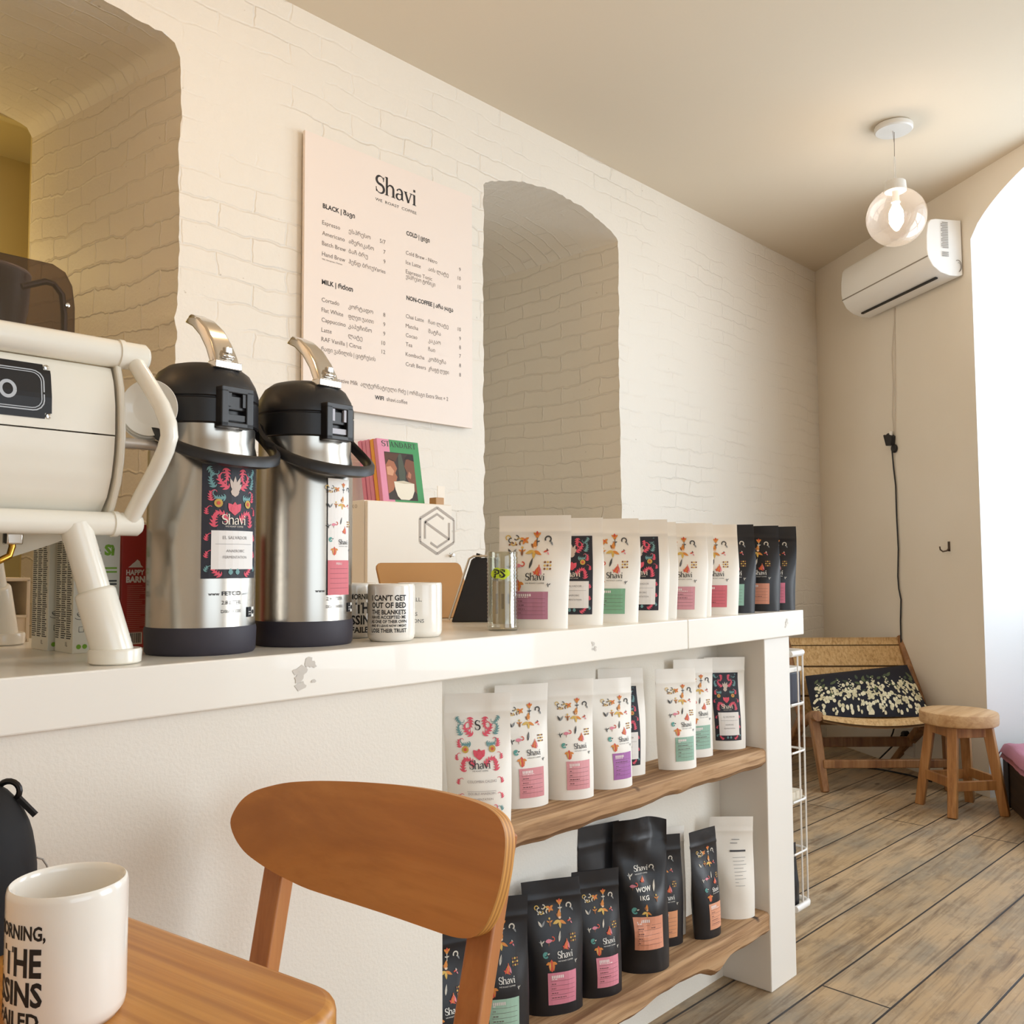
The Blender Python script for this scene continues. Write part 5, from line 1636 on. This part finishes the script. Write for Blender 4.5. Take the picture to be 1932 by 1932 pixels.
m = MB(); m.lathe([(0, 0.014), (0.02, 0.013), (0.024, 0.008), (0.024, 0.0), (0, 0)], CABB, 24, (0.022, -0.003, -0.038), Matrix.Rotation(PI / 2, 3, 'X')); m.build('dial', tl_)
m = MB(); m.tube([(0.012, -0.02, 0.035), (0.014, -0.02, 0.06)], 0.009, WHITEP, 12); m.build('wire_cap', tl_)
wtube('cable', 'black cable running down the end wall behind the armless lounge chair', 'cable', [(0.795, 0.012, 1.775), (0.80, 0.008, 1.66), (0.815, 0.008, 1.55), (0.815, 0.008, 1.40), (0.822, 0.008, 1.2), (0.81, 0.008, 1.05), (0.815, 0.008, 0.98), (0.832, 0.008, 0.92), (0.822, 0.008, 0.80), (0.82, 0.008, 0.60), (0.80, 0.012, 0.35), (0.74, 0.02, 0.18), (0.70, 0.03, 0.10)], 0.0042, CABB)
wtube('cable', 'black cable trailing along the floor below the lounge chair', 'cable', [(0.86, 0.035, 0.20), (0.80, 0.05, 0.13), (0.72, 0.10, 0.03), (0.66, 0.20, 0.006), (0.74, 0.26, 0.006), (0.86, 0.16, 0.006), (1.0, 0.10, 0.006), (1.15, 0.08, 0.006)], 0.0045, CABB)
hk = thing('coat_hook', 'small dark metal hook on the end wall', 'hook', wp(1.235, 0, 1.195), WROT)
m = MB()
DM = plain('dark_bronze', '#5a4c40', 0.4, 0.8)
m.box((0.006, -0.003, 0.01), (0.012, 0.005, 0.05), DM)
m.tube([(0.006, -0.004, 0.0), (0.004, -0.014, -0.012), (-0.006, -0.03, -0.016), (-0.012, -0.040, -0.006), (-0.013, -0.042, 0.010)], 0.004, DM, 10)
m.build('hook_body', hk)
for i, (s, z, lab) in enumerate(((0.865, 0.150, 'white wall socket with a black plug under the lounge chair'), (1.00, 0.265, 'white wall socket with a black plug beside the stool leg'))):
    t = thing('wall_socket', lab, 'socket', wp(s, 0, z), WROT, 'sockets low on the end wall')
    m = MB(); m.box((0, -0.006, 0), (0.085, 0.012, 0.15 if i == 0 else 0.085), plain('socket_white', '#d8d0c4', 0.4)); m.build('socket_plate', t, bevel=0.003, smooth=False)
    m = MB(); m.lathe([(0, 0.03), (0.016, 0.03), (0.02, 0.024), (0.02, 0), (0, 0)], CABB, 20, (-0.005, -0.012, 0.04 if i == 0 else 0), Matrix.Rotation(PI / 2, 3, 'X')); m.build('plug', t)

# ------------------------------------------------------------------ lounge chair with cushion
LROT = rad(-46.5)
LO = (4.577, 1.81, 0)
lc = thing('lounge_chair', 'low wooden lounge chair with a woven cord seat by the end wall', 'lounge chair', LO, LROT)
LW = wood('lounge_teak', '#6d4426', '#94683f', '#b08356', 'Z', 1.0, 0.5, 0.4)
CORD = wood('woven_cord', '#a88452', '#cfa974', '#dcbc8c', 'Z', 4.0, 0.8, 0.45)
for sx in (-1, 1):
    m = MB(); m.bar((0.335 * sx, 0.05, 0.375), (0.305 * sx, -0.015, 0), 0.048, 0.05, LW, (0, 1, 0), 0.036, 0.036); m.build('front_leg', lc, bevel=0.006)
    m = MB(); m.bar((0.33 * sx, 0.22, 0.33), (0.31 * sx, 0.64, 0), 0.04, 0.05, LW, (1, 0, 0)); m.build('rear_leg', lc, bevel=0.006)
    m = MB()
    m.tube([(0.335 * sx, -0.03, 0.372), (0.335 * sx, 0.06, 0.36), (0.335 * sx, 0.18, 0.31), (0.332 * sx, 0.30, 0.285)], [0.026, 0.025, 0.022, 0.02], LW, 10); m.build('seat_rail', lc)
    m = MB()
    m.tube([(0.332 * sx, 0.20, 0.29), (0.328 * sx, 0.30, 0.36), (0.324 * sx, 0.40, 0.50), (0.32 * sx, 0.50, 0.66), (0.318 * sx, 0.535, 0.715)], [0.02, 0.022, 0.022, 0.022, 0.018], LW, 10); m.build('back_post', lc)
m = MB(); m.bar((-0.31, -0.005, 0.135), (0.31, -0.005, 0.135), 0.03, 0.04, LW); m.build('front_stretcher', lc, bevel=0.004)
m = MB(); m.bar((-0.31, 0.42, 0.16), (0.31, 0.42, 0.16), 0.03, 0.05, LW); m.build('rear_stretcher', lc, bevel=0.004)
SLING = [(-0.045, 0.358), (-0.03, 0.378), (0.03, 0.372), (0.10, 0.345), (0.17, 0.312), (0.24, 0.296), (0.30, 0.318), (0.345, 0.378), (0.40, 0.472), (0.455, 0.566), (0.50, 0.645), (0.525, 0.700), (0.522, 0.712)]
def sling(t):
    k = t * (len(SLING) - 1)
    i = min(int(k), len(SLING) - 2)
    f = k - i
    return (SLING[i][0] + (SLING[i + 1][0] - SLING[i][0]) * f, SLING[i][1] + (SLING[i + 1][1] - SLING[i][1]) * f)
m = MB()
def slp(u, v, off=0.0):
    y, z = sling(v)
    sag = -0.035 * (1 - (u / 0.32) ** 2) * max(0, 1 - v * 2.2)
    return Vector((u, y + off * 0.6, z + sag - off))
for a, b_ in ((0.0, 0.3), (0.3, 0.615), (0.615, 0.745), (0.745, 0.87), (0.87, 1.0)):
    e = 0.004
    m.patch(lambda u, v: slp(u, v), lin(-0.315, 0.315, 13), lin(a + e, b_ - e, 7), CORD)
m.patch(lambda u, v: slp(u, v, 0.014), lin(-0.315, 0.315, 13), lin(0.0, 1.0, 30), plain('cord_backing', '#7d5d38', 0.8))  # darker brown backing that shows as seams between the bands
m.build('woven_seat', lc)
# cushion
NAVY = plain('cushion_navy', '#1b1c28', 0.85)
cu = thing('cushion', 'dark navy cushion with cream flowers on the lounge chair', 'cushion', LO, LROT)
def cush(u, v, l=0, back=False):
    # u -1..1 across, v 0..1 up
    pf = (1 - abs(u) ** 3) ** 0.7 * (1 - abs(2 * v - 1) ** 3) ** 0.7
    p0, p1 = Vector((0, 0.10, 0.345)), Vector((0, 0.385, 0.545))
    tv = p1 - p0
    nrm = Vector((0, -tv.z, tv.y)).normalized()
    wv = 0.275
    c = Vector((u * wv + 0.012, 0, 0)) + p0 + tv * v + Vector((0, 0, 0.028 * u * (v)))
    sag = Vector((0, 0.03, -0.02)) * (1 - (v - 0.45) ** 2 * 4) * 0.2
    c.x -= 0.05 * (1 - v) * (1 - u) * 0.5
    return c + nrm * ((0.05 if not back else -0.012) * pf + 0.0012 * l) + sag
m = MB()
m.patch(lambda u, v: cush(u, v), lin(-1, 1, 22), lin(0, 1, 14), NAVY)
m.patch(lambda u, v: cush(-u, v, 0, True), lin(-1, 1, 22), lin(0, 1, 14), NAVY)
m.build('cushion_body', cu, angle=80)
m = MB()
rnd = random.Random(11)
SQ = lambda a, b_, l=1: cush(max(-0.985, min(0.985, a)), max(0.015, min(0.985, b_)), l)
crm, crm2, lf, lf2 = ink('#e6dfc0'), ink('#cfc6a2'), ink('#3d4a36'), ink('#55603f')
for k in range(44):
    x, y = rnd.uniform(-0.95, 0.95), rnd.uniform(0.35, 0.72)
    ngon(m, SQ, petal(x, y, rnd.uniform(0.3, 2.8), rnd.uniform(0.08, 0.14), 0.055), lf if k % 2 else lf2, 1)
for k in range(240):
    x, y = rnd.uniform(-0.97, 0.97), rnd.uniform(0.02, 0.60)
    if k % 6 == 0:
        for j in range(4):
            ngon(m, SQ, petal(x, y, rnd.uniform(0, 6.28), rnd.uniform(0.05, 0.09), 0.035), crm2, 2)
    else:
        ngon(m, SQ, [(x + 0.9 * (a - x), y + 1.25 * (b_ - y)) for a, b_ in disc(x, y, rnd.uniform(0.018, 0.036), 8)], crm if k % 3 else crm2, 2)
for k in range(6):
    x = -0.8 + 0.3 * k + rnd.uniform(-0.06, 0.06)
    for j in range(7):
        ngon(m, SQ, petal(x, 0.46 + 0.035 * j, (0.6 if j % 2 else 2.5), 0.05 - 0.004 * j, 0.025), crm, 3)
m.build('flower_print', cu, smooth=False)

# ------------------------------------------------------------------ stool
st = thing('stool', 'round wooden stool with four splayed legs by the window', 'stool', (4.464, 1.425, 0))
SW = wood('stool_oak', '#7c4f2a', '#a9743f', '#c08e58', 'Z', 1.0, 0.5, 0.35)
SWT = wood('stool_seat_oak', '#a87c50', '#c9a173', '#d9b78c', 'X', 1.0, 0.5, 0.3)
m = MB(); m.lathe([(0, 0.388), (0.155, 0.388), (0.164, 0.393), (0.166, 0.40), (0.166, 0.436), (0.163, 0.4435), (0.157, 0.446), (0, 0.444)], SWT, 64); m.build('seat', st)
dirs = [rad(a) for a in (186, 96, 6, 276)]
tops = [Vector((0.118 * cos(a), 0.118 * sin(a), 0.392)) for a in dirs]
feet = [Vector((0.178 * cos(a), 0.178 * sin(a), 0.0)) for a in dirs]
for a, p, q in zip(dirs, tops, feet):
    m = MB(); m.bar(p, q, 0.042, 0.042, SW, (cos(a), sin(a), 0), 0.038, 0.038)
    m.build('leg', st, bevel=0.003)
for i in range(4):
    j = (i + 1) % 4
    k = 0.66 if i % 2 else 0.63
    p, q = tops[i].lerp(feet[i], k), tops[j].lerp(feet[j], k)
    m = MB(); m.bar(p, q, 0.018, 0.042, SW); m.build('stretcher', st, bevel=0.002)
    p, q = tops[i].lerp(feet[i], 0.07), tops[j].lerp(feet[j], 0.07)
    m = MB(); m.bar(p, q, 0.018, 0.05, SW); m.build('apron', st, bevel=0.002)

# ------------------------------------------------------------------ trunk with folded pink cloth
TRK = wood('dark_trunk_wood', '#241712', '#38261b', '#4e3828', 'X', 1.0, 0.6, 0.5)
TL_ = Vector((4.508, 0.944, 0))
TROT = rad(28.5)
tr_ = thing('wooden_trunk', 'dark old wooden trunk beside the window reveal', 'trunk', TL_, TROT)
m = MB(); m.box((0, 0, 0.11), (0.80, 0.44, 0.22), TRK); m.build('trunk_body', tr_, bevel=0.006, smooth=False)
m = MB(); m.box((0, 0, 0.235), (0.80, 0.443, 0.03), TRK); m.build('trunk_lid', tr_, bevel=0.006, smooth=False)
for sx in (-0.3, 0.3):
    m = MB(); m.box((sx, 0.222, 0.11), (0.04, 0.008, 0.22), plain('trunk_iron', '#2b2522', 0.5, 0.6)); m.build('iron_strap', tr_, smooth=False)
pk = paint('pink_cloth', '#c58a9c', 0.9, 0.6, 220, 0.003, '#a86f86')
m = MB()
def cloth(u, v):
    x, y = u * 0.40 - 0.02, v * 0.246
    ov = max(0, abs(v) - 0.9) * 0.9 + max(0, abs(u) - 0.93) * 0.9
    return Vector((x, y, 0.288 - ov * 0.5 + 0.014 * fbm(x * 5, y * 5, 1.5) + 0.004 * fbm(x * 22, y * 22, 4)))
m.patch(cloth, lin(-1, 1, 40), lin(-1, 1, 24), pk)
m.patch(lambda u, v: cloth(-u, v) * 1.0 - Vector((0, 0, 0.025)), lin(-1, 1, 40), lin(-1, 1, 24), pk)
o = m.build('folded_cloth', loc=TL_, rotz=TROT, angle=80)
tag(o, 'folded dusty pink cloth lying on the dark trunk', 'cloth')

# ------------------------------------------------------------------ wire rack at the end of the counter, and what stands in it
WIRE = plain('white_wire', '#ece8e2', 0.35)
RX0, RX1, RY0, RY1 = 2.392, 2.482, 1.203, 1.60
rk = thing('wire_rack', 'tall white wire rack hung on the counter end', 'rack', (2.392, 1.4, 0.16))
RO = (2.392, 1.4, 0.16)
def ring(z, r, name='wire_ring'):
    c = 0.02
    m = MB()
    pts = [(RX0, RY0, z), (RX1 - c, RY0, z), (RX1 - c * 0.3, RY0 + c * 0.3, z), (RX1, RY0 + c, z), (RX1, RY1 - c, z), (RX1 - c * 0.3, RY1 - c * 0.3, z), (RX1 - c, RY1, z), (RX0, RY1, z)]
    m.tube(pts, r, WIRE, 10)
    org(m, RO).build(name, rk)
ring(0.868, 0.009, 'top_rim'); ring(0.172, 0.009, 'bottom_rim')
for z in (0.727, 0.594, 0.46, 0.318):
    ring(z, 0.003)
for x, y in ((RX1 - 0.006, RY0 + 0.004), (2.437, RY0), (2.446, RY1), (RX1, 1.33), (RX1, 1.46), (RX1 - 0.006, RY1 - 0.004)):
    m = MB(); m.tube([(x, y, 0.168), (x, y, 0.872)], 0.0026, WIRE, 8); org(m, RO).build('wire_upright', rk)
for z in (0.722, 0.455, 0.168):
    m = MB(); m.box((2.437, 1.4, z), (0.085, 0.385, 0.004), plain('rack_shelf', '#ddd6c8', 0.5)); org(m, RO).build('rack_shelf', rk, smooth=False)
t = thing('storage_tin', 'dark grey tin with a white lid, top tier of the wire rack', 'tin', (2.438, 1.288, 0.7245))
m = MB(); m.box((0, 0, 0.045), (0.072, 0.15, 0.09), plain('tin_dark', '#2f2d38', 0.5)); m.build('tin_body', t, bevel=0.004, smooth=False)
m = MB(); m.box((0, 0, 0.097), (0.078, 0.156, 0.014), WHITEP); m.build('lid', t, bevel=0.003, smooth=False)
t = thing('paper_stack', 'flat stack of pale paper, middle tier of the wire rack', 'paper stack', (2.436, 1.30, 0.4575))
m = MB(); m.box((0, 0, 0.012), (0.074, 0.17, 0.024), plain('pale_paper', '#d9cfbd', 0.7)); m.build('sheets', t, smooth=False)
make_bag('dark navy bag standing on the lowest tier of the wire rack', None, (2.427, 1.228, 0.171), 266, 0.058, 0.165, POUCHB, 'none', seed=40, T=0.03, lean=1)

# ------------------------------------------------------------------ the photographer's table, mug, black bag and the chair
TT = wood('table_oak', '#a06424', '#c98c40', '#dca558', 'Y', 0.75, 0.38, 0.45, 0.0, 0.25, 0.55)
TZ = 0.789
tb = thing('cafe_table', 'warm oak cafe table with a rounded corner in front of the counter', 'table', (0.443, 0.583, 0), rad(9.0))
m = MB()
c = 0.045
pts = []
for cx, cy, a0 in ((-c, 0.56 - c, 0), (-0.8 + c, 0.56 - c, 90), (-0.8 + c, c, 180), (-c, c, 270)):
    pts += [(cx + c * cos(rad(a0 + a)), cy + c * sin(rad(a0 + a))) for a in lin(0, 90, 9)]
m.prism(pts, TZ - 0.036, TZ, TT)
m.build('table_top', tb, bevel=0.008, seg=4, angle=50)
for x, y in ((-0.18, 0.07), (-0.73, 0.07), (-0.18, 0.49), (-0.73, 0.49)):
    m = MB(); m.bar((x, y, TZ - 0.036), (x, y, 0), 0.05, 0.05, TT, (0, 1, 0), 0.036, 0.036); m.build('leg', tb, bevel=0.004)
m = MB()
for p, q in (((-0.18, 0.07), (-0.73, 0.07)), ((-0.18, 0.49), (-0.73, 0.49)), ((-0.18, 0.07), (-0.18, 0.49)), ((-0.73, 0.07), (-0.73, 0.49))):
    m.bar((p[0], p[1], TZ - 0.071), (q[0], q[1], TZ - 0.071), 0.02, 0.07, TT)
m.build('apron', tb, smooth=False)
make_mug('white mug with bold black lettering, standing on the oak table', (0.276, 0.720, TZ), 180, MORNING, 80, align='R')
BAGM = plain('black_leather', '#161415', 0.7, spec=0.3)
bg = thing('black_bag', 'small rounded black bag with a loop, on the oak table behind the mug', 'bag', (0.262, 0.925, TZ))
m = MB()
def bagr(z):
    return max(0.0, 1 - (max(0, z - 0.045) / 0.098) ** 2.4) ** 0.5
m.patch(lambda a, z: Vector((0.062 * bagr(z) * cos(a) * (1 + 0.04 * fbm(cos(a), sin(a), z * 9)), 0.058 * bagr(z) * sin(a), z)), lin(0, 2 * PI, 41), [0, 0.004, 0.02, 0.045, 0.06, 0.075, 0.09, 0.10, 0.11, 0.12, 0.128, 0.135, 0.14, 0.143], BAGM)
m.build('bag_body', bg, angle=80)
m = MB(); m.tube([(0.034 + 0.007 * cos(rad(a)), -0.010 - 0.007 * cos(rad(a)), 0.128 + 0.009 * sin(rad(a))) for a in lin(-60, 240, 16)], 0.0028, plain('dark_metal', '#2d2a2a', 0.35, 0.7), 8)
m.bar((0.040, -0.018, 0.122), (0.052, -0.026, 0.106), 0.006, 0.004, BAGM)
m.build('loop', bg)
m = MB(); m.tube([(0.045 + 0.012 * sin(rad(a)), -0.052, 0.045 + 0.03 * cos(rad(a))) for a in lin(0, 180, 9)], 0.0009, plain('thread_grey', '#8a857d', 0.6), 6); m.build('zip_pull', bg)

CHW = wood('chair_beech_back', '#a8682f', '#c07c3a', '#cb8a48', 'Y', 0.55, 0.42, 0.35, 0.0, 0.15)
CHL = wood('chair_beech_frame', '#96592c', '#b5733f', '#c48750', 'Z', 0.8, 0.45, 0.3)
PLY = plain('ply_edge', '#c98f45', 0.5)
PLY2 = plain('ply_edge_dark', '#a8702f', 0.5)
CO = (0.50, 0.93, 0)
ch = thing('chair', 'wooden cafe chair with a curved oval backrest at the oak table', 'chair', CO)
u_ = Vector((0.254, -0.967, 0)); n_ = Vector((0.967, 0.254, 0))   # along the backrest; away from the sitter
TIL = rad(14)
upv = Vector((n_.x * sin(TIL), n_.y * sin(TIL), cos(TIL)))
nb = Vector((n_.x * cos(TIL), n_.y * cos(TIL), -sin(TIL)))
BC = Vector((0.643, 1.137, 0.77))
OUT = [(-0.002, 0.007), (0.000, 0.022), (0.008, 0.037), (0.020, 0.048), (0.036, 0.056), (0.067, 0.066), (0.10, 0.072), (0.138, 0.0765), (0.20, 0.081), (0.271, 0.083), (0.33, 0.0805), (0.379, 0.075), (0.404, 0.068), (0.418, 0.058), (0.426, 0.042), (0.4275, 0.015), (0.425, -0.010), (0.419, -0.032), (0.411, -0.050), (0.398, -0.064), (0.378, -0.0705), (0.343, -0.0715), (0.25, -0.066), (0.19, -0.062), (0.132, -0.057), (0.10, -0.051), (0.072, -0.044), (0.046, -0.035), (0.025, -0.025), (0.008, -0.010)]
OUT = [(0.4275 - (0.4275 - a) * 0.975, b_) for a, b_ in OUT]
_n = len(OUT)
def _cr(p0, p1, p2, p3, t):
    return tuple(0.5 * (2 * b0 + (c0 - a0) * t + (2 * a0 - 5 * b0 + 4 * c0 - d0) * t * t + (3 * b0 - a0 - 3 * c0 + d0) * t ** 3) for a0, b0, c0, d0 in zip(p0, p1, p2, p3))
OUT = [_cr(OUT[i - 1], OUT[i], OUT[(i + 1) % _n], OUT[(i + 2) % _n], t) for i in range(_n) for t in (0, 0.34, 0.67)]
def bk(a, b_, d):
    t = (a - 0.2125) / 0.215
    bow = 0.030 * (1 - t * t)
    return BC + u_ * a + upv * b_ + nb * (bow - 0.012 + d)
m = MB()
no = len(OUT)
cx, cb_ = 0.2125, 0.004
rings_ = [1.0, 0.985, 0.9, 0.75, 0.55, 0.3]
TH = 0.024
def face(d, flip):
    vs, fs = [], []
    for k, r_ in enumerate(rings_):
        dd = d
        for a, b_ in OUT:
            vs.append(bk(cx + (a - cx) * r_, cb_ + (b_ - cb_) * r_, dd))
    vs.append(bk(cx, cb_, d))
    for k in range(len(rings_) - 1):
        for i in range(no):
            j = (i + 1) % no
            q = (k * no + i, k * no + j, (k + 1) * no + j, (k + 1) * no + i)
            fs.append(q if flip else q[::-1])
    b0 = (len(rings_) - 1) * no
    for i in range(no):
        q = (b0 + i, b0 + (i + 1) % no, len(vs) - 1)
        fs.append(q if flip else q[::-1])
    m.add(vs, fs, CHW)
face(0.0, False)
face(TH, True)
nl = 6
for k in range(nl):
    d0, d1 = TH * k / nl, TH * (k + 1) / nl
    vs = [bk(a, b_, d0) for a, b_ in OUT] + [bk(a, b_, d1) for a, b_ in OUT]
    m.add(vs, [(i, (i + 1) % no, no + (i + 1) % no, no + i) for i in range(no)], PLY if k % 2 else PLY2)
org(m, CO).build('backrest', ch, angle=55)
def post(a, top_b, bot, name='rear_leg'):
    m = MB()
    p = bk(a, top_b, TH + 0.014)
    q = Vector(bot)
    k = (q - p)
    mid = p + k * ((p.z - 0.46) / (p.z - q.z))
    m.bar(p, q, 0.034, 0.026, CHL, u_.cross(k), 0.032, 0.026)
    org(m, CO).build(name, ch, bevel=0.003)
post(0.395, 0.046, (0.560, 0.742, 0.0))
post(0.062, 0.045, (0.548, 1.075, 0.0))
m = MB()
sp = [(0.30, 0.745), (0.60, 0.765), (0.605, 1.085), (0.30, 1.105), (0.275, 1.07), (0.275, 0.78)]
m.prism(sp, 0.44, 0.462, CHW)
org(m, CO).build('seat', ch, bevel=0.006, seg=3, angle=50)
for x, y in ((0.305, 0.775), (0.305, 1.075)):
    m = MB(); m.bar((x, y, 0.44), (x - 0.02, y, 0), 0.034, 0.034, CHL, (0, 1, 0), 0.026, 0.026); org(m, CO).build('front_leg', ch, bevel=0.003)
m = MB()
m.bar((0.305, 0.775, 0.415), (0.305, 1.075, 0.415), 0.02, 0.045, CHL)
m.bar((0.305, 0.775, 0.415), (0.60, 0.775, 0.415), 0.02, 0.045, CHL)
m.bar((0.305, 1.075, 0.415), (0.59, 1.075, 0.415), 0.02, 0.045, CHL)
org(m, CO).build('seat_frame', ch, smooth=False)
